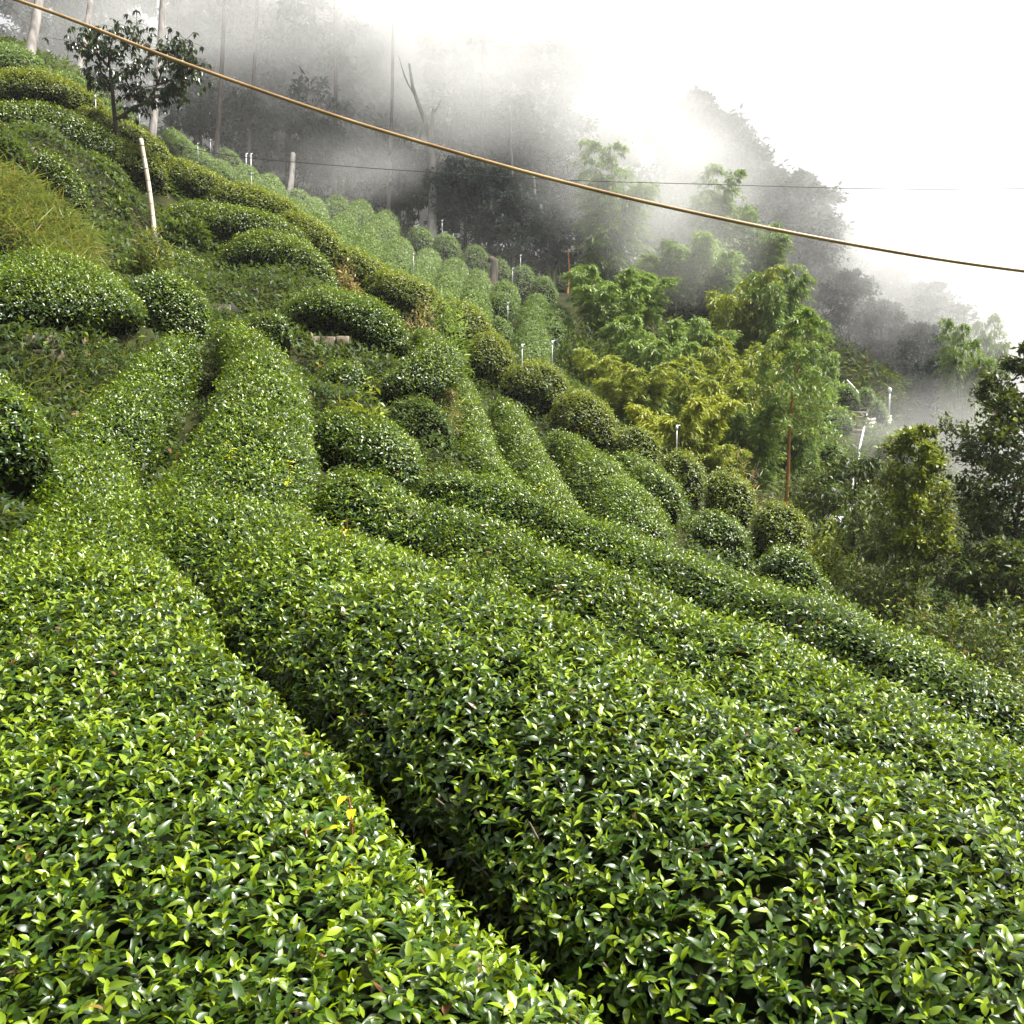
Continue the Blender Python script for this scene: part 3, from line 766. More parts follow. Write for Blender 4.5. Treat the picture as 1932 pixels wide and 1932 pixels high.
    lv = Leaves()
    for lod, a, b in ((0, 0, 7.5), (1, 7.5, 24), (2, 24, 999)):
        k = (dd >= a) & (dd < b)
        lv.add(p[k], d[k], ln[k], ll[k], wdt[k], lod, col[k], curl[k], fold[k])
    link('foliage', lv.mesh('foliage', M[mk], base), root)
    return root


for h_ in HEDGES: hedge(*h_)


# ------------------------------------------------------------------ placing helpers
def hit(px, py, d0=3.0, d1=110.0):
    """depth at which the ray through a picture point meets the ground"""
    d = np.arange(d0, d1, .1)
    p = CAM[None] + d[:, None] * (FWD + (px - CPX) / FPX * RGT - (py - CPX) / FPX * UPV)[None]
    k = np.nonzero(p[:, 2] < T(p[:, 0], p[:, 1]))[0]
    return float(d[k[0]]) if len(k) else d1


def top_h(px, top, d):
    return P(px, top, d)[2] - on_ground(px, d)[2]


def ghit(px, py):
    return P(px, py, hit(px, py))


def on_ground(px, d):
    """ground point under picture column px at depth d"""
    x = (px - CPX) / FPX * d
    y = d * math.cos(PITCH)
    return np.array([x, y, float(T(x, y))])


def copy_thing(o, loc, rz=0.0, sc=1.0, label=None, scz=None):
    c = o.copy()
    COL.objects.link(c)
    c.location = [float(v) for v in loc]
    c.rotation_euler = (0, 0, rz)
    c.scale = (sc, sc, scz or sc)
    if label: c['label'] = label
    for ch in list(o.children):
        k = ch.copy()
        COL.objects.link(k)
        k.parent = c
    return c


def rand_tint(n, young=.2, dead=0.0, base=.5):
    c = np.zeros((n, 3))
    c[:, 0] = np.clip(rng.normal(base, .3, n), 0, 1)
    c[:, 1] = np.where(rng.random(n) < young, rng.uniform(.3, 1, n), rng.uniform(0, .12, n))
    c[:, 2] = np.where(rng.random(n) < dead, rng.uniform(.4, 1, n), 0)
    return c


# ------------------------------------------------------------------ undergrowth on the banks
allst = np.concatenate(ALLST)


def free(x, y, k=.8):
    ok = np.ones(len(x), bool)
    for i in range(0, len(x), 8000):
        s = slice(i, i + 8000)
        d = np.hypot(x[s, None] - allst[None, :, 0], y[s, None] - allst[None, :, 1])
        ok[s] = (d > allst[None, :, 3] * np.broadcast_to(k, len(x))[s, None]).all(1)
    return ok


def ground_normal(x, y):
    e = .15
    return unit(np.stack([-(T(x + e, y) - T(x - e, y)) / (2 * e), -(T(x, y + e) - T(x, y - e)) / (2 * e), np.ones(len(x))], 1))


def scatter(n, y0, y1, xs=0.66):
    y = y0 + (y1 - y0) * rng.random(n) ** .9
    x = rng.uniform(-1, 1, n) * (y * xs + 1.2)
    k = free(x, y)
    return x[k], y[k]


lv = Leaves()
for (n, y0, y1, L, lod) in ((150000, 6.5, 18, .085, 1), (240000, 17, 36, .10, 1), (60000, 34, 48, .16, 2), (40000, 46, 70, .26, 2)):
    x, y = scatter(int(n * Q), y0, y1)
    k = (y < 36.5) | (x / y > .075) | (y > 56) | (x / y < -.36)
    k &= ~((x / y > .06) & (y > 22) & (y < 40) & (rng.random(len(x)) < .55))
    k &= ~((x / y > .25) & (y < 22) & (rng.random(len(x)) < .7))
    k &= free(x, y, np.where(y < 36, 1.0, 1.25)) | ((y < 19) & (x / y < -.33) & free(x, y, .95)) | ((rng.random(len(x)) < .08) & (y > 19))
    k &= (y > 19) | (x / y < -.33) | free(x, y, 1.5)
    x, y = x[k], y[k]
    n = len(x)
    nn = ground_normal(x, y)
    q = np.stack([x, y, np.zeros(n)], 1)
    tuft = np.clip(.5 + .6 * wob(q, 1.1, 1), 0, 1)
    p = np.stack([x, y, T(x, y)], 1) + nn * (rng.random(n) ** .7 * (.05 + .34 * tuft ** 1.5))[:, None]
    r = rng.normal(size=(n, 3))
    d = unit(nn * .6 + r * .7 + np.array([0, 0, -.15]))
    up = unit(np.array([0, 0, 1.0]) + nn * .6 + rng.normal(size=(n, 3)) * .4)
    patch = wob(q, 4.5, 2)
    col = rand_tint(n, .06, .02, .2)
    col[:, 1] = np.clip(col[:, 1] + .22 * np.clip(patch, 0, 1) * rng.random(n), 0, 1)
    l = L * rng.uniform(.6, 1.7, n)
    lv.add(p, d, up, l, l * rng.uniform(.3, .55, n), lod, col, rng.uniform(.1, .7, n), rng.uniform(.05, .3, n))
ug = link('undergrowth', lv.mesh('undergrowth', M['under']))
tag(ug, kind='stuff')

lv = Leaves()
for (n, y0, y1, L) in ((26000, 6.5, 18, .26), (14000, 17, 36, .24)):
    x, y = scatter(int(n * Q), y0, y1)
    k = (wob(np.stack([x, y, 0 * x], 1), 3.1, 0) > -.15) & free(x, y, 1.15) & (x / y < .12) & ((y > 19) | (x / y < -.33) | free(x, y, 1.9))
    x, y = x[k], y[k]
    n = len(x)
    nn = ground_normal(x, y)
    p = np.stack([x, y, T(x, y)], 1) + nn * .05
    d = unit(nn * .7 + np.array([0, 0, .5]) + rng.normal(size=(n, 3)) * .45)
    up = unit(-nn + np.array([0, 0, 1.2]) + rng.normal(size=(n, 3)) * .3)
    l = L * rng.uniform(.5, 1.4, n)
    lv.add(p, d, up, l, rng.uniform(.012, .03, n), 1, rand_tint(n, .12, .05, .35), rng.uniform(.5, 1.3, n), .1)
# the yellowish grass mound at the left edge
n = 22000
px = rng.uniform(-60, 150, n)
py = rng.uniform(330, 500, n) + np.clip((px - 40) * .5, 0, 60)
dd = 20.5 + rng.normal(0, .25, n) - (py - 330) / 170 * 3.2
p = CAM + dd[:, None] * (FWD + ((px - CPX) / FPX)[:, None] * RGT - ((py - CPX) / FPX)[:, None] * UPV)
p[:, 2] = T(p[:, 0], p[:, 1]) + .03
g = free(p[:, 0], p[:, 1], .9)
p = p[g]
n = len(p)
nn = ground_normal(p[:, 0], p[:, 1])
p = p + nn * (rng.random(n) * .55)[:, None]
d = unit(nn * .5 + np.array([.1, -.2, .25]) + rng.normal(size=(n, 3)) * .5)
up = unit(nn * .3 + np.array([0, 0, 1.2]) + rng.normal(size=(n, 3)) * .3)
c = rand_tint(n, .25, .10, .45)
lv.add(p, d, up, .36 * rng.uniform(.5, 1.4, n), rng.uniform(.015, .04, n), 1, c, rng.uniform(.5, 1.3, n), .1)
gr = link('grass', lv.mesh('grass', M['grass']))
tag(gr, kind='stuff')


# ------------------------------------------------------------------ stone retaining walls
def stone_wall(lab, px, py, wm, hm, yaw=0.0, rows=3, group='stone block walls under the hedges'):
    d = hit(px, py) - .14
    c = P(px, py, d)
    root = empty('retaining_wall', c - np.array([0, 0, hm / 2]))
    root.rotation_euler = (R(-12), 0, R(yaw))
    tag(root, lab, 'stone wall', group)
    v, f, k = [], [], 0
    z = 0
    rh = hm / rows
    for j in range(rows):
        x = -wm / 2 - (rh * .5 if j % 2 else 0)
        while x < wm / 2:
            bw = rh * random.uniform(.9, 1.5)
            g = .02
            y0 = random.uniform(-.03, .02)
            X0, X1, Z0, Z1 = x + g, x + bw - g, z + g, z + rh - g
            b = .012
            pts = [(X0, y0 + b, Z0), (X1, y0 + b, Z0), (X1, y0 + b, Z1), (X0, y0 + b, Z1),
                   (X0 + b, y0, Z0 + b), (X1 - b, y0, Z0 + b), (X1 - b, y0, Z1 - b), (X0 + b, y0, Z1 - b),
                   (X0, .25, Z0), (X1, .25, Z0), (X1, .25, Z1), (X0, .25, Z1)]
            v += [(a + random.uniform(-.008, .008), b_ + random.uniform(-.008, .008), c_ + random.uniform(-.012, .012)) for a, b_, c_ in pts]
            for q in ((4, 5, 6, 7), (0, 1, 5, 4), (1, 2, 6, 5), (2, 3, 7, 6), (3, 0, 4, 7), (1, 0, 8, 9), (2, 1, 9, 10), (3, 2, 10, 11), (0, 3, 11, 8)):
                f.append([k + a for a in q])
            k += 12
            x += bw
        z += rh
    link('blocks', mesh('blocks', v, [f], M['stone']), root)
    a = wm / 2 + rh * .4
    bk = [(-a, .06, 0), (a, .06, 0), (a, .06, hm), (-a, .06, hm), (-a, .3, 0), (a, .3, 0), (a, .3, hm), (-a, .3, hm)]
    link('mortar', mesh('mortar', bk, [[(0, 1, 2, 3), (5, 4, 7, 6), (3, 2, 6, 7), (4, 5, 1, 0), (1, 5, 6, 2), (4, 0, 3, 7)]], M['joint']), root)
    return root


stone_wall('bare tan stone blocks below the lozenge-shaped hedge', 622, 655, .6, .5, 6, 2)
stone_wall('low stone course at the head of the wide sloping row', 398, 585, .65, .3, -8, 1)
stone_wall('mossy stone blocks between yellow-topped hedge and narrow row', 815, 832, .5, .45, 15, 2)
stone_wall('stone blocks half hidden by ivy under the arched hedge', 432, 525, .6, .9, 4, 3)
stone_wall('short stone course above the ridge end of the long level hedge', 388, 352, 1.0, .3, -10, 1)
stone_wall('stone course beneath the ridge hedge right of the leaning pole', 500, 462, .8, .3, -5, 1)
stone_wall('grey stone blocks in the leafy bank at the left edge', 72, 655, .22, .4, 12, 2)


# ------------------------------------------------------------------ trees
def tree(name, lab, cat, base, H, r0, z0, R_, prof, nl, nsub, nleaf, L, Wr, mat, bark, group=None, elev=20, droop=.3, wob_=.02, ldroop=.2, young=.15, leaf_lod=2,
         top=1.0, base_tint=.5, limb_r=.3, spread=1.0, lean=(0, 0)):
    """trunk with limbs (one mesh) and a crown of many small leaves; prof(t) = limb length share along the crown, t from 0 to 1"""
    root = empty(name, base)
    tag(root, lab, cat, group)
    tb = Tubes()
    n = 36
    z = np.linspace(-.3, H * top, n)
    t = z / H
    px = lean[0] * t ** 1.5 * H + wob(np.stack([z * 0 + base[0], z * 0, z], 1), H * .6, 0) * wob_ * H * np.clip(t, 0, 1)
    py = lean[1] * t ** 1.5 * H + wob(np.stack([z * 0, z * 0 + base[1], z], 1), H * .6, 1) * wob_ * H * np.clip(t, 0, 1)
    rad = r0 * (1 - .93 * np.clip(t, 0, 1)) * (1 + .5 * np.exp(-np.clip(z, 0, 9) / (r0 * 2)))
    tb.add(np.stack([px, py, z], 1), rad, 8)
    lv = Leaves()
    lp, ld, lr = [], [], []
    for i in range(nl):
        ct = (i + random.random()) / nl
        zz = H * (z0 + (1 - z0) * ct) * min(top, 1.0)
        ln = R_ * prof(ct) * random.uniform(.65, 1.2)
        az = i * 2.39996 + random.uniform(-.5, .5)
        el = R(elev * (1 - ct * .3) + random.uniform(-12, 12))
        o = np.array([np.interp(zz, z, px), np.interp(zz, z, py), zz])
        dr = np.array([math.cos(az) * math.cos(el), math.sin(az) * math.cos(el), math.sin(el)])
        s = np.linspace(0, 1, 6)[:, None]
        path = o + dr * ln * s + np.array([0, 0, -droop * ln]) * s ** 2
        rr = np.interp(zz, z, rad) * limb_r
        tb.add(path, np.linspace(max(rr, .006), .004, 6), 5, cap=False)
        for j in range(nsub):
            u = random.uniform(.2, 1.0) ** .8
            k = min(int(u * 5), 4)
            q = path[k] + (path[k + 1] - path[k]) * (u * 5 - k)
            a2 = az + random.choice((-1, 1)) * random.uniform(.2, 1.4)
            l2 = ln * .5 * (1.15 - u * .6) * random.uniform(.5, 1.2) * spread + .05
            e2 = el + random.uniform(-.5, .7)
            d2 = np.array([math.cos(a2) * math.cos(e2), math.sin(a2) * math.cos(e2), math.sin(e2)])
            sub = q + d2 * l2 * s[::2] + np.array([0, 0, -droop * l2]) * s[::2] ** 2
            if j < 5: tb.add(sub, np.linspace(max(rr * .35, .004), .003, 3), 4, cap=False)
            w_ = rng.random(nleaf)[:, None] ** .8
            pos = q + d2 * l2 * w_ + np.array([0, 0, -droop * l2]) * w_ ** 2 + rng.normal(size=(nleaf, 3)) * l2 * .16
            lp.append(pos)
            ld.append(np.broadcast_to(d2, (nleaf, 3)))
    lp, ld = np.concatenate(lp), np.concatenate(ld)
    N = len(lp)
    d = unit(ld * .7 + rng.normal(size=(N, 3)) * .6 + np.array([0, 0, -ldroop]))
    up = unit(np.array([0, 0, 1.0]) + rng.normal(size=(N, 3)) * .5 - d * .2)
    l = L * rng.uniform(.6, 1.5, N)
    col = rand_tint(N, young, .01, base_tint)
    big = wob(lp + base, max(R_ * .7, .6), 2)
    col[:, 0] = np.clip(col[:, 0] + .3 * big, 0, 1)
    col[:, 1] = np.clip(col[:, 1] * (.8 + .7 * big), 0, 1)
    lv.add(lp, d, up, l, l * Wr * rng.uniform(.8, 1.25, N), leaf_lod, col, rng.uniform(.1, .5, N), .15)
    link('trunk', tb.mesh('trunk', bark), root)
    link('crown', lv.mesh('crown', mat), root)
    return root


def bare(name, lab, cat, paths, mat, group=None):
    """a leafless trunk: paths = list of (points, radii); first path is the main stem"""
    base = np.array(paths[0][0][0], float)
    root = empty(name, base)
    tag(root, lab, cat, group)
    for i, (pts, rad) in enumerate(paths):
        tb = Tubes()
        c = spline(np.column_stack([np.array(pts, float), np.array(rad, float)]), 16)
        tb.add(c[:, :3] - base, c[:, 3], 10 if i == 0 else 7)
        link('trunk' if i == 0 else 'limb', tb.mesh('trunk', mat), root)
    return root


# --- conifer forest in the mist: three grown forms, then copies
CON = 'tall dark conifers of the misty forest'
prof_c = lambda t: (1 - t) ** .75 * (.65 + .35 * math.sin(t * 14) ** 2) + .08
conif = []
protos = [((610, 66), 24, .32, .16, 3.9, 78), ((722, 74), 27, .36, .12, 4.2, 86), ((450, 70), 22, .28, .20, 3.6, 72)]
conlab = ['dark conifer in the mist above the bamboo pole hedge rows, behind the broken trunk',
          'tall conifer fading in mist, close left of the forked dead tree',
          'dark conifer behind the slim trunk left of the broken trunk']
for (c, d), H, r0, z0, R_, nl in [(p[0], *p[1:]) for p in protos]:
    conif.append(tree('conifer_tree', conlab[len(conif)], 'conifer', on_ground(c, d) - [0, 0, .2], H, r0, z0, R_, prof_c, nl, 14, 17, .42, .40, M['conifer'], M['bark_dark'], CON,
                      elev=8, droop=.35, ldroop=.5, young=.06, wob_=.012, limb_r=.22))
more = [  # px, depth, form, scale, label
 (30, 64, 0, 1.0, 'conifer behind the uppermost ridge hedge, cut by the left edge'),
 (150, 66, 1, .95, 'conifer between thick pale trunk and the drooping-leaf tree'),
 (232, 72, 2, 1.05, 'conifer right behind the crown of the drooping-leaf tree'),
 (395, 72, 0, .9, 'conifer right of the bright gap beside the drooping-leaf tree'),
 (520, 78, 1, .95, 'conifer standing directly behind the broken trunk'),
 (560, 68, 2, 1.0, 'narrow conifer just right of the broken trunk'),
 (668, 72, 2, 1.1, 'conifer third to the left of the forked dead tree'),
 (780, 80, 0, 1.1, 'conifer right behind the forked dead tree'),
 (862, 66, 1, .85, 'conifer next right of the forked dead tree'),
 (905, 78, 2, 1.1, 'pale conifer second right of the forked dead tree'),
 (960, 68, 0, .95, 'conifer over the brown stump'),
 (1010, 80, 1, .95, 'pale misted conifer above the tall white post'),
 (1040, 66, 2, .95, 'conifer behind the orange saplings'),
 (1090, 74, 0, .92, 'almost white conifer between forest and tall misty bamboo'),
 (1150, 76, 1, .72, 'ghostly conifer at the right end of the tall wood'),
]
for px, d, f_, sc, lab in more:
    copy_thing(conif[f_], on_ground(px, d) - [0, 0, .2], random.uniform(0, 6.28), sc, lab)

# --- low dark trees closing the view under the conifers
WOOD = 'bushy dark trees at the forest edge'
prof_b = lambda t: math.sin(math.pi * min(1, .12 + .88 * t)) ** .6 * .9 + .12
wood = tree('bushy_tree', 'bushy dark tree at the forest edge right of the forked dead tree', 'tree', on_ground(880, 60), 5.5, .12, .12, 2.6, prof_b, 40, 14, 11, .30, .45, M['conifer'], M['bark_dark'], WOOD,
            elev=35, droop=.25, young=.12, ldroop=.3)
for px, d, sc, lab in [(400, 63, .9, 'bushy dark tree at the forest edge under the slim trunk'), (490, 63, .8, 'bushy dark tree at the forest edge left of the broken trunk'),
                       (620, 64, .85, 'bushy dark tree at the forest edge where mist drifts low'), (760, 63, .9, 'bushy dark tree at the forest edge left of the forked dead tree'),
                       (960, 60, .95, 'bushy dark tree at the forest edge over the small hedge by the stump'), (1040, 57, .8, 'bushy dark tree at the forest edge behind the saplings'),
                       (1500, 62, .9, 'bushy dark tree between feathery bamboo and garden'), (1590, 60, .75, 'bluish bushy tree above the upper garden hedges'),
                       (1650, 60, .7, 'bluish bushy tree above the round garden hedges'), (1720, 58, .75, 'bushy tree right of the lamp post'), (1760, 54, .55, 'bushy tree at the right rim of the garden'),
                       (1240, 64, 1.0, 'bushy tree hidden by mist behind the middle bamboo'), (1390, 62, 1.0, 'bushy tree behind the bamboo under the dark conifer tops')]:
    copy_thing(wood, on_ground(px, d), random.uniform(0, 6.28), sc, lab)

BIG = 'tall rounded trees fading into the mist'
roundt = tree('round_crowned_tree', 'tall round-crowned tree at the left of the misty right-hand group', 'tree', on_ground(1300, 70), 13, .26, .15, 4.0, prof_b, 64, 16, 17, .36, .5, M['conifer'], M['bark_dark'], BIG,
              elev=30, droop=.25, young=.12, ldroop=.3)
for px, top, d, sc, lab in [(1345, 255, 68, 1.0, 'highest round-crowned tree of the misty right-hand group'), (1395, 300, 70, .9, 'round-crowned tree just right of the highest misty one'),
                            (1440, 345, 64, .85, 'dark round-crowned tree over the tan cable'), (1490, 350, 63, .8, 'dark round-crowned tree above the straight dark trunk'),
                            (1545, 425, 66, .65, 'round-crowned tree sloping into the mist right of the dark ones'), (1600, 430, 70, .8, 'faint round-crowned tree between dark group and cloud'),
                            (380, 60, 88, 1.1, 'round tree deep in the wood right of the bright gap'), (500, 120, 90, 1.1, 'round tree deep in the wood behind the broken trunk'),
                            (600, 150, 88, 1.1, 'round tree deep in the wood where mist drifts low'), (690, 150, 90, 1.1, 'round tree deep in the wood left of the forked dead tree'),
                            (800, 170, 88, 1.1, 'round tree deep in the wood right behind the forked dead tree'), (930, 200, 88, 1.1, 'round tree deep in the wood above the brown stump'), (1060, 230, 88, 1.0, 'round tree deep in the wood behind the orange sapling'),
                            (1690, 450, 80, .8, 'faintest tall tree rising out of the cloud'), (1660, 520, 64, .75, 'dark round-crowned tree above the garden pipe'),
                            (1725, 545, 62, .75, 'dark round-crowned tree above the lamp post'), (1780, 560, 68, .7, 'dim round-crowned tree behind the weeping pale bamboo')]:
    g = on_ground(px, d)
    copy_thing(roundt, g, random.uniform(0, 6.28), sc, lab, (P(px, top, d)[2] - g[2]) / 13.0)

# --- pale and bare trunks
def stem(px, d, top_py, r, lab, mat='bark_pale', lean=0):
    b = on_ground(px, d) - np.array([0, 0, .3])
    t = P(px + lean, top_py, d)
    m = (b + t) / 2 + np.array([.08, 0, 0])
    return bare('bare_trunk', lab, 'tree trunk', [([b, m, t], [r * 1.25, r, r * .8])], M[mat], 'bare trunks at the forest edge')


stem(88, 46, -120, .20, 'thick pale grey trunk behind the uppermost ridge hedge')
stem(178, 56, -60, .15, 'pale trunk between the thick trunk and the drooping-leaf tree')
stem(310, 54, -60, .17, 'pale trunk just right of the drooping-leaf tree')
stem(482, 61, -60, .11, 'dark slim trunk in the mist, left of the broken trunk', 'bark_dark', 6)
stem(640, 62, -60, .12, 'dark slim trunk in the mist above the low drift', 'bark_dark', -8)
stem(738, 61, -60, .10, 'slim grey trunk in the mist, left of the forked dead tree', 'bark_pale', 5)
stem(905, 62, -40, .12, 'dark slim trunk in the mist, right of the forked dead tree', 'bark_dark', 8)
stem(968, 60, 200, .08, 'thin pale trunk in the mist over the tall white post', 'bark_pale', -6)
stem(342, 62, -60, .08, 'slim dark trunk standing in the bright gap', 'bark_dark')
stem(425, 60, -40, .13, 'brownish trunk rising behind the far hedge by the white posts', 'bark_dark')
stem(553, 57, 290, .17, 'short broken trunk at the far hedge crest', 'bark_pale')
stem(1015, 60, 330, .08, 'thin crooked bare stem above the small far hedges', 'bark_pale', -8)
stem(1048, 57, 420, .06, 'thin bare sapling right of the small far hedges', 'bark_pale', -6)
stem(1068, 53, 470, .045, 'orange sapling nearest the bamboo', 'bark_orange', 4)
stem(1478, 60, 480, .16, 'straight dark trunk right of the feathery bamboo', 'bark_dark')
b = on_ground(818, 58) - np.array([0, 0, .3])
D_ = 58
bare('dead_tree', 'pale forked dead tree standing alone before the misty forest', 'dead tree',
     [([b, P(817, 340, D_), P(814, 268, D_), P(800, 225, D_), P(779, 165, D_), P(772, 120, D_)], [.30, .22, .19, .13, .10, .06]),
      ([P(814, 275, D_), P(815, 235, D_), P(818, 205, D_)], [.15, .12, .09]),
      ([P(817, 215, D_), P(826, 203, D_), P(832, 188, D_)], [.06, .05, .02]),
      ([P(786, 185, D_ + .1), P(766, 150, D_), P(752, 105, D_ + .3)], [.05, .04, .02])], M['bark_pale'])
sb = on_ground(928, 50)
bare('tree_stump', 'short brown stump leaning between two far hedges', 'stump', [([sb, P(933, 500, 49.5), P(922, 487, 49.5)], [.22, .2, .16])], M['bark_dark'])

# --- the drooping-leaf tree on the ridge
d0 = 30.0
root = empty('drooping_leaf_tree', P(228, 285, d0))
tag(root, 'small open tree with clusters of hanging dark leaves on the near ridge', 'tree')
o = np.array(root.location)
limbs = [[(228, 300), (222, 262), (216, 215), (212, 170), (208, 140), (205, 110), (212, 75), (222, 48)],
         [(220, 225), (250, 205), (280, 188), (296, 160), (310, 120), (318, 80)],
         [(211, 150), (230, 138), (255, 130), (280, 105), (285, 70)],
         [(207, 130), (190, 110), (165, 92), (140, 82)],
         [(296, 160), (325, 150), (350, 140), (366, 128)],
         [(206, 115), (235, 95), (252, 60), (258, 45)],
         [(210, 160), (195, 155), (185, 150)], [(285, 185), (320, 180), (345, 165)], [(280, 105), (330, 95), (352, 75)],
         [(205, 105), (180, 75), (172, 60)], [(232, 137), (245, 165), (262, 178)], [(310, 120), (345, 112), (368, 108)]]
tb = Tubes()
lv = Leaves()
for i, l in enumerate(limbs):
    off = 0 if i == 0 else random.uniform(-.7, .7)
    pts = [P(x, y, d0 + off * (k / (len(l) - 1))) - o for k, (x, y) in enumerate(l)]
    r0 = (.085, .06, .045, .035, .035, .035, .02, .03, .03, .03, .025, .03)[i]
    c = spline(np.column_stack([np.array(pts), np.linspace(r0, .01, len(l))]), 16)
    tb.add(c[:, :3], c[:, 3], 7)
    for k in range(5 if i else 8, 16):
        for _ in range(5):
            q = c[k, :3] + rng.normal(size=3) * np.array([.22, .3, .16])
            tb.add([c[k, :3], (c[k, :3] + q) / 2 + [0, 0, .04], q], [.008, .006, .005], 4, cap=False)
            m = random.randint(5, 9)
            az = rng.uniform(0, 6.28, m)
            d = unit(np.stack([np.cos(az) * .75, np.sin(az) * .75, rng.uniform(-1.0, -.1, m)], 1))
            up = unit(np.stack([np.cos(az), np.sin(az), np.full(m, .7)], 1))
            ll = rng.uniform(.12, .23, m)
            lv.add(np.repeat(q[None], m, 0), d, up, ll, ll * .42, 1, rand_tint(m, .12, .03, .45), .3, .15)
link('trunk', tb.mesh('trunk', M['bark_dark']), root)
link('crown', lv.mesh('crown', M['gloss']), root)

tree('leafy_tree', 'yellow-green leafy branches reaching in at the upper left corner', 'tree', on_ground(-45, 27), 5.2, .09, .45, 1.1, prof_b, 20, 7, 10, .13, .45, M['yellowtree'], M['bark_dark'], leaf_lod=1, elev=25)

# --- trees on the right
prof_o = lambda t: math.sin(math.pi * min(1, .18 + .80 * t)) ** .7 + .1
prof_k = lambda t: (1 - t) ** .7 * (.7 + .3 * t) + .12
tree('small_tree', 'dark drooping small tree left of the yellow-green one', 'tree', on_ground(1612, 22.5), top_h(1612, 850, 22.5) * .93, .06, .24, 1.7, prof_o, 40, 11, 22, .12, .34, M['broad'], M['bark_dark'], leaf_lod=1, elev=42, droop=.45, ldroop=.8, young=.10, base_tint=.45)
tree('small_tree', 'conical yellow-green small tree with thin forked trunk beside the long hedge', 'tree', on_ground(1733, 19.0), top_h(1733, 795, 19) * .95, .055, .26, 1.4, prof_k, 50, 11, 22, .085, .46, M['yellowtree'], M['bark_dark'], leaf_lod=1, elev=52, droop=.12, ldroop=.05, young=.5, base_tint=.65)
tree('tall_tree', 'tall dark broadleaf tree cut by the right edge against the white cloud', 'tree', on_ground(1918, 20.5), top_h(1918, 640, 20.5) * .95, .11, .30, 1.65, prof_o, 60, 12, 32, .12, .45, M['broad'], M['bark_dark'], leaf_lod=1, elev=38, droop=.12, ldroop=.0, young=.16, base_tint=.4)
tree('bushy_tree', 'round dark bushy tree at the right edge below the tall one', 'tree', on_ground(1920, 18.5), top_h(1920, 1020, 18.5) * .95, .07, .08, 1.45, prof_b, 46, 12, 26, .11, .45, M['broad'], M['bark_dark'], leaf_lod=1, elev=35, droop=.15, ldroop=.0, young=.2, base_tint=.45)
prof_l = lambda t: (1 - t) ** .6 * (.72 + .28 * math.sin(t * 44)) + .1
tree('feathery_tree', 'feathery light green tree on a thin orange stem', 'tree', on_ground(1482, 29.5), top_h(1482, 590, 29.5), .07, .40, 1.75, prof_l, 50, 10, 20, .15, .22, M['bamboo_pale'], M['bark_orange'], leaf_lod=1, elev=14, droop=.3, ldroop=.35, young=.3, base_tint=.6, lean=(.035, 0))


# --- bamboo
BAM = 'feathery bamboo clumps below the far slope'


def bamboo(lab, base, H, nc, spread, mat, nn_=24, nleaf=28, L=.17, seed=1, young=.25, base_tint=.5):
    root = empty('bamboo_clump', base)
    tag(root, lab, 'bamboo', BAM)
    tb, lv = Tubes(), Leaves()
    for c in range(nc):
        az = c * 2.4 + random.uniform(-.4, .4)
        sp = spread * random.uniform(.35, 1.1)
        hh = H * random.uniform(.72, 1.05)
        b0 = np.array([math.cos(az), math.sin(az), 0]) * random.uniform(.1, .45)
        t = np.linspace(0, 1, 14)
        path = b0 + np.stack([math.cos(az) * sp * t ** 2.2, math.sin(az) * sp * t ** 2.2, hh * (t * 1.12 - .22 * t ** 4) - .2], 1)
        tb.add(path, .035 * (1 - .85 * t), 5, cap=False)
        for k in range(nn_):
            u = .14 + .86 * (k + random.random()) / nn_
            q = np.array([np.interp(u, t, path[:, i]) for i in range(3)])
            for _ in range(3):
                a2 = random.uniform(0, 6.28)
                bl = (.35 + .75 * (1 - u) ** .6 * min(1, u * 3)) * random.uniform(.6, 1.15) * H / 6
                w_ = (rng.random(nleaf) ** .7)[:, None]
                dr = np.array([math.cos(a2), math.sin(a2), .5])
                dr = dr + np.array([math.cos(az), math.sin(az), 0]) * .35
                pos = q + dr * bl * w_ + np.array([0, 0, -.75 * bl]) * w_ ** 2 + rng.normal(size=(nleaf, 3)) * .05
                d = unit(dr * np.array([1, 1, .2]) + rng.normal(size=(nleaf, 3)) * .5 + np.array([0, 0, -.55]))
                up = unit(np.array([0, 0, 1.0]) + rng.normal(size=(nleaf, 3)) * .4)
                l = L * rng.uniform(.6, 1.4, nleaf)
                col = rand_tint(nleaf, young * (.4 + u), .01, base_tint)
                lv.add(pos, d, up, l, l * .27, 2, col, .3, .1)
    link('culms', tb.mesh('culms', M['culm']), root)
    link('foliage', lv.mesh('foliage', mat), root)
    return root


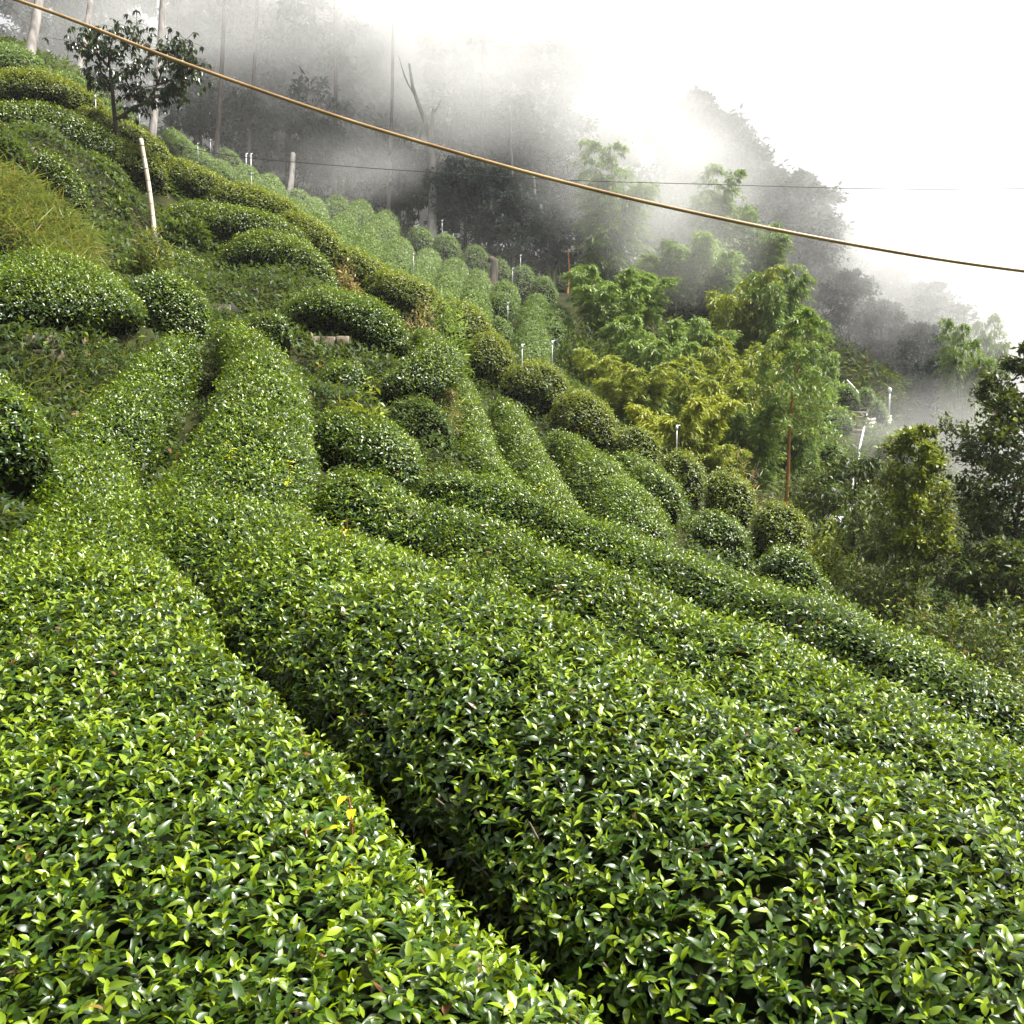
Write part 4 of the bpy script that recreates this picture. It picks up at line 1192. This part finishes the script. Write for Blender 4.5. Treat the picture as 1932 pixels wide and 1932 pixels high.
B1 = bamboo('bright green arching bamboo clump in the middle of the grove', on_ground(1350, 33), top_h(1350, 632, 33), 8, 1.5, M['bamboo'], young=.35, base_tint=.6)
B2 = bamboo('green bamboo clump between the last far hedges and golden bamboo', on_ground(1225, 37), top_h(1225, 565, 37), 8, 1.2, M['bamboo_pale'])
B3 = bamboo('golden bamboo clump behind the smallest ridge globes', on_ground(1285, 28), top_h(1285, 722, 28), 8, 1.2, M['bamboo'], young=.75, base_tint=.8, L=.15)
B4 = bamboo('tall pale bamboo half dissolved in mist', on_ground(1145, 55), top_h(1145, 262, 55), 9, 1.7, M['bamboo_pale'], L=.26, nn_=26)
PH = {B1.name: top_h(1350, 632, 33), B2.name: top_h(1225, 565, 37), B4.name: top_h(1145, 262, 55)}
for src, px, top, d, sc, lab in [
 (B2, 1140, 478, 44, 1.1, 'round bamboo clump right beside the last far hedge'),
 (B1, 1192, 662, 31, .75, 'brownish-green bamboo clump above the ridge globes'),
 (B2, 1300, 570, 40, 1.0, 'pale bamboo clump behind the bright green one'),
 (B1, 1400, 590, 38, .95, 'bamboo clump left of the feathery tree, upper one'),
 (B2, 1452, 470, 46, 1.0, 'upright bamboo plume under the tan cable, beside the dark trunk'),
 (B1, 1390, 490, 47, 1.1, 'bamboo plume touched by mist, left of the upright one'),
 (B2, 1335, 425, 52, 1.2, 'bamboo in thin mist above the pale clump'),
 (B2, 1250, 445, 52, 1.3, 'bamboo veiled by mist right of the round clump'),
 (B2, 1195, 500, 48, 1.15, 'misty bamboo directly behind the round clump'),
 (B4, 1345, 310, 58, .9, 'tall bamboo lit pale above the tan cable'),
 (B4, 1420, 385, 58, .75, 'bamboo top touching the tan cable below the dark conifers'),
 (B2, 1410, 715, 31, .9, 'low dark green bamboo left of the orange stem'),
 (B1, 1350, 800, 28, .6, 'lowest dark bamboo behind the ridge globes'),
 (B2, 1490, 690, 36, .9, 'bamboo clump directly behind the feathery tree'),
 (B4, 1800, 575, 52, .62, 'weeping pale bamboo at the edge of the white cloud'),
 (B4, 1850, 560, 58, .6, 'bamboo almost lost in the white cloud on the right'),
 (B2, 1540, 640, 47, .6, 'short bamboo behind the upper garden hedges'),
 (B1, 1130, 640, 36, .8, 'low bamboo in shade below the last far hedge'),
]:
    g = on_ground(px, d)
    hh = P(px, top, d)[2] - g[2]
    copy_thing(src, g, random.uniform(0, 6.28), sc, lab, hh / PH[src.name])


# ------------------------------------------------------------------ shrubs on the bank
SHR = 'wild shrubs on the left bank'


def shrub(lab, px, py, d, rx, rz, mat, n, L, Wr, young=.3, dead=.03, name='shrub', group=SHR, tintb=.55, lod=1, droop=.1):
    c = P(px, py, d)
    base = np.array([c[0], c[1], min(float(T(c[0], c[1])), c[2] - .1)])
    top = c[2] + rz - base[2]
    root = empty(name, base)
    tag(root, lab, 'shrub', group)
    p = unit(rng.normal(size=(n, 3)))
    p[:, 2] = np.abs(p[:, 2]) * 1.0
    rr = rng.random(n) ** .28
    bump = 1 + .28 * wob(p * 1.0 + base, 1.1, 1)
    pos = p * (rr * bump)[:, None] * np.array([rx, rx, top])
    d_ = unit(p * .8 + rng.normal(size=(n, 3)) * .6 + np.array([0, 0, .2 - droop]))
    up = unit(np.array([0, 0, 1.0]) + p * .4 + rng.normal(size=(n, 3)) * .4)
    l = L * rng.uniform(.6, 1.5, n)
    lv = Leaves()
    lv.add(pos, d_, up, l, l * Wr, lod, rand_tint(n, young, dead, tintb), rng.uniform(.1, .6, n), .15)
    link('foliage', lv.mesh('foliage', mat), root)
    tb = Tubes()
    for k in range(9):
        a = random.uniform(0, 6.28)
        e = np.array([math.cos(a) * rx * .7, math.sin(a) * rx * .7, top * random.uniform(.6, .9)])
        tb.add([[0, 0, -.1], e * [.4, .4, .6], e], [.02, .014, .006], 5)
    link('stems', tb.mesh('stems', M['bark_dark']), root)
    return root


shrub('fern-like bright shrub left of the leaning bamboo pole', 192, 405, 26.0, .75, .55, M['under'], 2600, .16, .3, .45)
shrub('shady shrub left of the small black-sided tea hedge', 5, 290, 23.5, .8, .4, M['under'], 2000, .13, .45, .15)
shrub('leafy shrub under the long level hedge at the foot of the pole', 345, 442, 27.4, .7, .35, M['under'], 1800, .16, .35, .3)
shrub('pale feathery weed bush at the right end of the broad bright hedge', 285, 470, 20.5, .35, .3, M['grass'], 1200, .14, .25, .5, .1)
shrub('rusty brown withered bush at the tip of the arched hedge', 652, 522, 26.0, .32, .3, M['grass'], 900, .13, .3, .1, .95)
shrub('rusty withered patch behind the lozenge-shaped hedge tip', 790, 592, 25.0, .55, .2, M['grass'], 900, .13, .3, .1, .8)
shrub('pale ferns spilling over the ridge hedge', 842, 598, 27.5, .6, .3, M['bamboo_pale'], 1400, .18, .22, .5, .0)
shrub('bright yellow leafed weed topping the shaded hedge', 668, 745, 15.2, .42, .18, M['yellowtree'], 700, .11, .42, .9, .0)
shrub('dry grass tuft on the bank above the mossy blocks', 838, 735, 19.0, .3, .3, M['grass'], 800, .16, .14, .4, .3)
shrub('sunlit yellow shrub under the dark small tree', 1555, 1035, 19.5, .5, .3, M['yellowtree'], 1600, .1, .4, .8, .0)
shrub('green shrub at the foot of the conical yellow-green tree', 1680, 1120, 19.0, .85, .4, M['broad'], 3200, .10, .42, .3)
shrub('leafy shrub right of the conical tree, beside the long hedge', 1790, 1175, 17.5, .85, .4, M['broad'], 3200, .10, .42, .3)
shrub('low shrub at the right edge beneath the bushy tree', 1860, 1235, 16.0, .8, .4, M['broad'], 3000, .10, .42, .25)
shrub('shrub hanging in the mist right of the conical tree', 1800, 1130, 24.0, .9, .5, M['under'], 2200, .13, .4, .2)
shrub('dark low shrub beyond the long hedge, below the dark small tree', 1600, 1105, 20.5, .9, .4, M['broad'], 3200, .10, .42, .2)
shrub('dark low shrub beyond the long hedge, between the conical tree and the bushy tree', 1840, 1195, 16.5, .8, .4, M['broad'], 3000, .10, .42, .2)
shrub('withered reddish feathery branch above the ridge globes', 1405, 868, 24.0, .55, .15, M['grass'], 420, .22, .10, .1, .7)
shrub('dark shade-loving shrub between far rows and bamboo', 1100, 650, 39.5, 1.2, .7, M['under'], 2600, .2, .4, .05, tintb=.1)
shrub('dark shrub below the last far hedge', 1075, 690, 36.0, 1.1, .5, M['under'], 2400, .2, .4, .05, tintb=.1)


# ------------------------------------------------------------------ posts, pole, cables
def sprinkler(lab, px, y0, y1, d, ht=None):
    top = P(px, y0, d)
    hh = (y1 - y0) / FPX * d + .6
    root = empty('sprinkler_post', top - np.array([0, 0, hh]))
    tag(root, lab, 'sprinkler', 'white sprinkler posts among the tea hedges')
    r = .014 if d < 35 else .015
    tb = Tubes(); tb.add([[0, 0, 0], [0, 0, hh * .5], [0, 0, hh]], r, 8)
    link('riser', tb.mesh('riser', M['grey']), root)
    tb = Tubes()
    tb.add([[0, 0, hh], [0, 0, hh + .04], [0, 0, hh + .05], [0, 0, hh + .11]], [r * 1.3, r * 2.4, r * 2.4, r * 1.6], 8)
    tb.add([[0, 0, hh + .07], [r * 3, 0, hh + .10], [r * 5.5, 0, hh + .10]], [r * 1.1, r * 1.1, r * .9], 6)
    link('sprinkler_head', tb.mesh('sprinkler_head', M['white'] if d < 35 else M['grey']), root)


for a in [('white sprinkler post, left one of the close pair on the broad ridge hedge', 985, 657, 684, 26.4), ('white sprinkler post, right one of the close pair, behind the ridge hedge', 1042, 650, 670, 27.6),
          ('white sprinkler post on the ridge hedge below golden bamboo', 1277, 811, 838, 22.7), ('white sprinkler post left of the drooping-leaf tree', 180, 186, 208, 31.2),
          ('white sprinkler post right of the drooping-leaf tree trunk', 262, 203, 225, 32.2), ('white sprinkler post at the lower end of the long far row', 780, 482, 508, 44),
          ('white sprinkler post under the forked dead tree', 834, 419, 434, 53), ('tallest white sprinkler post at the end of the far slope', 982, 485, 505, 49),
          ('white sprinkler post leaning on a far hedge near the stump', 967, 510, 528, 46.5), ('white sprinkler post between the two straight far rows', 958, 575, 592, 41.5),
          ('white sprinkler post, left of two on the far hedge by the pale trunks', 373, 274, 290, 50.5), ('white sprinkler post, right of two on the far hedge by the pale trunks', 397, 267, 280, 52),
          ('white sprinkler post before the dome-shaped far hedge', 474, 330, 350, 48.5)]:
    sprinkler(*a)
for px, lab in ((464, 'white marker stub on the dome-shaped far hedge, left of a pair'), (473, 'white marker stub on the dome-shaped far hedge, right of a pair')):
    t = P(px, 291, 53)
    tb = Tubes(); tb.add([[0, 0, 0], [0, 0, 1.0], [.02, 0, 1.06], [.1, 0, 1.1]], [.045, .045, .04, .02], 8)
    o = link('marker_stub', tb.mesh('marker_stub', M['white']), None, t - np.array([0, 0, 1.05]))
    tag(o, lab, 'marker post', 'white marker stubs on the far slope')

a, b = P(266, 262, 26.2), P(293, 452, 26.0)
root = empty('bamboo_pole', b)
tag(root, 'pale dry bamboo pole leaning upright among the terraces', 'pole')
tb = Tubes(); tb.add(spline([b - b, (a - b) * .5 + [.03, 0, 0], a - b], 14), np.linspace(.062, .05, 14), 10)
link('culm', tb.mesh('culm', M['pole']), root)
for i in range(1, 9):
    tb = Tubes()
    u = i / 8.6
    q = (a - b) * u + np.array([.03 * (1 - abs(2 * u - 1)), 0, 0])
    ax = unit(a - b)
    tb.add([q - ax * .012, q, q + ax * .012], [.058, .066, .058], 10)
    link('node_ring', tb.mesh('node_ring', M['node']), root)

c = spline([P(-420, -140, 8.6), P(35, 1, 8.2), P(330, 113, 8.0), P(618, 214, 7.8), P(814, 274, 7.7), P(1054, 341, 7.6), P(1313, 402, 7.55), P(1620, 463, 7.5), P(1932, 511, 7.5), P(2500, 575, 7.6)], 90)
tb = Tubes(); tb.add(c, .014, 10)
o = link('cable', tb.mesh('cable', M['cable']))
tag(o, 'thick tan cable sagging across the whole view', 'cable')
c = spline([P(300, 268, 37), P(438, 294, 37), P(618, 311, 37), P(798, 324, 37), P(1050, 339, 37), P(1313, 347, 38), P(1750, 357, 40), P(2300, 350, 44)], 60)
tb = Tubes(); tb.add(c, .014, 6)
o = link('wire', tb.mesh('wire', M['wire']))
tag(o, 'thin dark wire stretched before the misty forest', 'wire')


# ------------------------------------------------------------------ garden in the gully
def box_mesh(name, x, y, z, mat, bev=.015):
    v = []
    for zz, s in ((0, 1), (z - bev, 1), (z, 0)):
        e = bev * (1 - s)
        v += [(-x / 2 + e, -y / 2 + e, zz), (x / 2 - e, -y / 2 + e, zz), (x / 2 - e, y / 2 - e, zz), (-x / 2 + e, y / 2 - e, zz)]
    f = [(3, 2, 1, 0), (8, 9, 10, 11)]
    for k in (0, 4):
        for i in range(4):
            j = (i + 1) % 4
            f.append((k + i, k + j, k + 4 + j, k + 4 + i))
    return mesh(name, v, [f], mat)


pts = [(1598, 722), (1612, 738), (1626, 756), (1637, 776), (1634, 798), (1627, 826), (1621, 856), (1617, 900)]
c = spline([ghit(x, y) for x, y in pts], 40)
for i, p in enumerate(c): c[i, 2] = max(p[2], float(T(p[0], p[1])) + .1)
tb = Tubes(); tb.add(c, .045, 8)
tag(link('pipe', tb.mesh('pipe', M['white'])), 'curving white pipe running down the garden slope', 'pipe')


def edging(lab, x0, y0, d0, x1, y1, d1, h, mat, n, cat='edging'):
    a, b = ghit(x0, y0 + 4), ghit(x1, y1 + 4)
    root = empty('board_edging', (a + b) / 2)
    tag(root, lab, cat)
    ln = np.linalg.norm((b - a)[:2])
    root.rotation_euler = (0, -math.asin((b - a)[2] / np.linalg.norm(b - a)), math.atan2(b[1] - a[1], b[0] - a[0]))
    for i in range(n):
        o = link('board', box_mesh('board', ln, .06, h / n - .02, mat), root, (0, .02 * i, i * h / n))
    for s in (-.48, 0, .48):
        o = link('stake', box_mesh('stake', .06, .05, h + .35, mat), root, (s * ln, .1, -.3))


edging('pale stacked board edging beside the lamp post', 1640, 806, 44.5, 1682, 797, 45.5, .5, M['board'], 3)
edging('dark red edging under the long garden hedge', 1538, 806, 44, 1568, 801, 44.3, .3, M['red'], 2)
edging('pale edging right of the dark red one', 1570, 802, 44.3, 1606, 792, 45, .22, M['board'], 1)
edging('pale edging under the upper round garden hedge', 1618, 766, 48.5, 1648, 761, 49.5, .18, M['board'], 1)
for i in range(7):
    p = ghit(1618 - i * .6, 762 + i * 8.5) - np.array([0, 0, .07])
    o = link('garden_step', box_mesh('garden_step', 1.0, .4, .14, M['stone']), None, p)
    tag(o, ('topmost earth step left of the white pipe', 'second earth step from the top left of the pipe', 'third earth step from the top left of the pipe', 'middle earth step of the flight left of the pipe',
            'third earth step from the bottom left of the pipe', 'second earth step from the bottom left of the pipe', 'lowest earth step left of the white pipe')[i], 'step', 'earth steps in the garden')
d = hit(1676, 803)
b = P(1676, 803, d); t = P(1675, 741, d)
root = empty('lamp_post', b)
tag(root, 'grey lamp post with a white head at the garden edge', 'lamp post')
hh = t[2] - b[2]
tb = Tubes(); tb.add([[0, 0, -.4], [0, 0, hh * .5], [0, 0, hh]], [.08, .06, .05], 8)
link('pole', tb.mesh('pole', M['grey']), root)
tb = Tubes(); tb.add([[0, 0, hh], [0, 0, hh + .05], [0, 0, hh + .2], [0, 0, hh + .26]], [.05, .09, .09, .04], 10)
link('lamp_head', tb.mesh('lamp_head', M['white']), root)
p = P(1572, 934, 31)
p[2] = float(T(p[0], p[1])) + .1
o = link('white_board', box_mesh('white_board', .62, .08, .42, M['white']), None, p)
o.rotation_euler = (0, R(8), R(-12))
tag(o, 'white board glimpsed through the dark small tree', 'board')
p = P(1608, 932, 29.5)
tb = Tubes(); tb.add([[0, 0, -2.2], [0, 0, -.6], [0, 0, .5]], .035, 8)
tag(link('white_post', tb.mesh('white_post', M['white']), None, p), 'thin white post seen through the dark small tree', 'post')


# ------------------------------------------------------------------ weeds and sprigs in the foreground
def weed(lab, px, py0, py1, d, stems, leafmat, stemmat, leafL, flowers=0, name='weed', dead=0.0, young=.6, group=None):
    base = P(px, py1, d) - np.array([0, 0, .12])
    hh = (py1 - py0) / FPX * d + .12
    root = empty(name, base)
    tag(root, lab, 'weed', group)
    tb, lv = Tubes(), Leaves()
    tips = []
    for k in range(stems):
        a = random.uniform(0, 6.28)
        s = (0 if k == 0 else random.uniform(.1, .35)) * hh
        tip = np.array([math.cos(a) * s, math.sin(a) * s * .5, hh * (1 if k == 0 else random.uniform(.55, .9))])
        path = spline([[0, 0, 0], tip * [.3, .3, .5] + [.01, 0, 0], tip], 12)
        tb.add(path, np.linspace(.006, .0025, 12), 6)
        tips.append(tip)
        for j in range(3, 12):
            for sgn in (0, math.pi):
                if random.random() < (.25 if leafmat is not M['shoot'] else .7): continue
                az = j * 1.57 + sgn + random.uniform(-.4, .4)
                dv = np.array([[math.cos(az), math.sin(az), random.uniform(-.1, .5)]])
                l = leafL * random.uniform(.6, 1.2) * (1.1 - .05 * j)
                lv.add(path[j:j + 1], dv, np.array([[0, 0, 1.0]]) + rng.normal(size=(1, 3)) * .2, np.array([l]), np.array([l * .36]), 0, rand_tint(1, young, dead, .7), .4, .2)
    link('stems', tb.mesh('stems', stemmat), root)
    link('leaves', lv.mesh('leaves', leafmat), root)
    for k in range(flowers):
        tip = tips[k % len(tips)] + rng.normal(size=3) * np.array([.02, .02, .008]) * (k >= len(tips))
        fl = Leaves()
        m = 9
        az = np.arange(m) * 6.283 / m
        white = k == 0
        dv = np.stack([np.cos(az), np.sin(az), np.full(m, .55 if white else .9)], 1)
        fl.add(np.repeat(tip[None], m, 0), dv, np.stack([-np.cos(az) * .3, -np.sin(az) * .3, np.ones(m)], 1), np.full(m, .032 if white else .02), np.full(m, .018 if white else .008), 0, rand_tint(m), .3, .2)
        link('white_flower' if white else 'withered_flower', fl.mesh('flower', M['petal'] if white else M['brown']), root)
    return root


weed('tall weed with a single white flower and brown seed heads', 915, 992, 1095, 7.6, 4, M['under'], M['stem'], .11, 6)
weed('weed with brown seed heads right of the white flowered one', 1062, 1105, 1185, 7.1, 3, M['under'], M['stem'], .10, 5, dead=.05)
weed('long bright yellow sprig on the lower left hedge, beside the dark furrow', 660, 1500, 1600, 3.55, 1, M['shoot'], M['redstem'], .15, 0, 'young_shoot', 0, 1.0)
weed('orange tinged young shoot before the short bulbous hedge', 655, 978, 1025, 8.0, 2, M['shoot'], M['redstem'], .10, 0, 'young_shoot', .1, 1.0)
weed('pale leaf sprig in the dark gap at the right of the view', 1448, 1172, 1215, 6.6, 1, M['tea_far'], M['redstem'], .10, 0, 'young_shoot', 0, .9)
weed('small yellow shoots on the middle of the wide sloping row', 432, 832, 858, 10.6, 2, M['shoot'], M['stem'], .10, 0, 'young_shoot', 0, 1.0)
weed('yellow shoot near the right rim of the wide sloping row', 545, 868, 900, 10.2, 2, M['shoot'], M['stem'], .10, 0, 'young_shoot', 0, 1.0)
weed('tiny yellow shoot at the lower ends of the three side-by-side rows', 1022, 912, 935, 16.0, 2, M['shoot'], M['stem'], .10, 0, 'young_shoot', 0, 1.0)
fr = weed('light green fern frond beside the brown seed heads', 1140, 1158, 1190, 7.3, 2, M['yellowtree'], M['stem'], .06, 0, 'fern', 0, .7)


# ------------------------------------------------------------------ air: even haze and drifting mist
def vol_box(name, x0, x1, y0, y1, z0, z1):
    v = [(x, y, z) for z in (z0, z1) for y in (y0, y1) for x in (x0, x1)]
    f = [(0, 2, 3, 1), (4, 5, 7, 6), (0, 1, 5, 4), (1, 3, 7, 5), (3, 2, 6, 7), (2, 0, 4, 6)]
    o = link(name, mesh(name, v, [f]))
    return o


m = bpy.data.materials.new('haze_air')
m.use_nodes = True
n = m.node_tree
n.nodes.remove(n.nodes['Principled BSDF'])
pv = n.nodes.new('ShaderNodeVolumePrincipled')
pv.inputs['Color'].default_value = (.93, .93, .97, 1)
pv.inputs['Density'].default_value = .00035
pv.inputs['Anisotropy'].default_value = .25
n.links.new(pv.outputs[0], n.nodes['Material Output'].inputs['Volume'])
hz = vol_box('haze', -101.5, 101.5, -10.5, 192, float(GZ.min()) - 1, 50)
hz.data.materials.append(m)
tag(hz, kind='stuff')


def mist(blobs, noise):
    """drifting cloud banks: soft ellipsoids (centre, radii, density) broken up by noise, in one volume"""
    lo = np.min([np.array(c) - r for c, r, _ in blobs], 0)
    hi = np.max([np.array(c) + r for c, r, _ in blobs], 0)
    ctr, h = (lo + hi) / 2, (hi - lo) / 2
    o = vol_box('mist', -h[0], h[0], -h[1], h[1], -h[2], h[2])
    o.location = ctr
    m = bpy.data.materials.new('mist')
    m.use_nodes = True
    n = m.node_tree
    L = n.links.new
    n.nodes.remove(n.nodes['Principled BSDF'])
    pv = n.nodes.new('ShaderNodeVolumePrincipled')
    pv.inputs['Color'].default_value = (1, 1, 1, 1)
    pv.inputs['Anisotropy'].default_value = 0.0
    tc = n.nodes.new('ShaderNodeTexCoord')

    def math_(op, a, b):
        q = n.nodes.new('ShaderNodeMath'); q.operation = op
        for i, v in enumerate((a, b)):
            if isinstance(v, (int, float)): q.inputs[i].default_value = v
            else: L(v, q.inputs[i])
        return q.outputs[0]

    mp = n.nodes.new('ShaderNodeMapping')
    mp.inputs['Location'].default_value = noise['loc']
    mp.inputs['Rotation'].default_value = noise['rot']
    mp.inputs['Scale'].default_value = noise['scale']
    nz = n.nodes.new('ShaderNodeTexNoise')
    nz.inputs['Scale'].default_value = 1.0
    nz.inputs['Detail'].default_value = 3.0
    nz.inputs['Roughness'].default_value = .55
    nz.inputs['Distortion'].default_value = .6
    L(tc.outputs['Object'], mp.inputs[0])
    L(mp.outputs[0], nz.inputs['Vector'])
    r1 = n.nodes.new('ShaderNodeMapRange')
    r1.interpolation_type = 'SMOOTHSTEP'
    r1.inputs['From Min'].default_value = noise['lo']
    r1.inputs['From Max'].default_value = noise['hi']
    r1.inputs['To Min'].default_value = noise['min']
    L(nz.outputs[0], r1.inputs['Value'])
    tot = None
    for c, r, dens in blobs:
        su = n.nodes.new('ShaderNodeVectorMath'); su.operation = 'SUBTRACT'
        su.inputs[1].default_value = [float(v) for v in np.array(c) - ctr]
        L(tc.outputs['Object'], su.inputs[0])
        sc = n.nodes.new('ShaderNodeVectorMath'); sc.operation = 'DIVIDE'
        sc.inputs[1].default_value = r
        L(su.outputs[0], sc.inputs[0])
        ln = n.nodes.new('ShaderNodeVectorMath'); ln.operation = 'LENGTH'
        L(sc.outputs[0], ln.inputs[0])
        r2 = n.nodes.new('ShaderNodeMapRange')
        r2.interpolation_type = 'SMOOTHSTEP'
        r2.inputs['From Min'].default_value = 1.0
        r2.inputs['From Max'].default_value = .3
        r2.inputs['To Max'].default_value = dens
        L(ln.outputs['Value'], r2.inputs['Value'])
        tot = r2.outputs[0] if tot is None else math_('ADD', tot, r2.outputs[0])
    L(math_('MULTIPLY', tot, r1.outputs[0]), pv.inputs['Density'])
    L(pv.outputs[0], n.nodes['Material Output'].inputs['Volume'])
    o.data.materials.append(m)
    tag(o, kind='stuff')
    return o


def pb(px, py, d, rx, ry, rz, dens): return (P(px, py, d), (rx, ry, rz), dens)


mist([
    pb(1020, 50, 60, 13, 9, 10, .30),      # white mass over the middle of the wood
    pb(640, 20, 60, 17, 7, 9, .28),
    pb(680, 310, 58, 5.5, 4, 2.6, .17),    # low drift left of the dead tree
    pb(870, 190, 57, 5, 4, 5, .12),
    pb(1180, 300, 52, 7, 6, 6, .12),
    pb(1290, 470, 50, 5, 4, 4, .12),       # veil over the upper bamboo
    pb(1850, 520, 60, 16, 10, 9, .16),     # the cloud in the valley
    pb(1620, 470, 57, 11, 6, 6, .065),
    pb(1840, 760, 62, 10, 14, 8, .12),
    pb(1500, 150, 66, 18, 8, 10, .06),
    pb(1470, 330, 58, 11, 5, 7, .17),
    pb(1800, 900, 42, 7, 6, 5, .12),
    pb(220, 110, 50, 7, 4, 5, .035),
    pb(700, 250, 76, 40, 16, 22, .07),
    pb(200, 60, 60, 14, 6, 9, .06),
    pb(560, 350, 49, 9, 5, 6, .014),        # thin air over the far rows
    pb(900, 470, 46, 8, 4, 5, .01),
], dict(loc=(3.1, 1.7, 5.2), rot=(0, R(-35), 0), scale=(.085, .12, .15), lo=.36, hi=.64, min=.26))
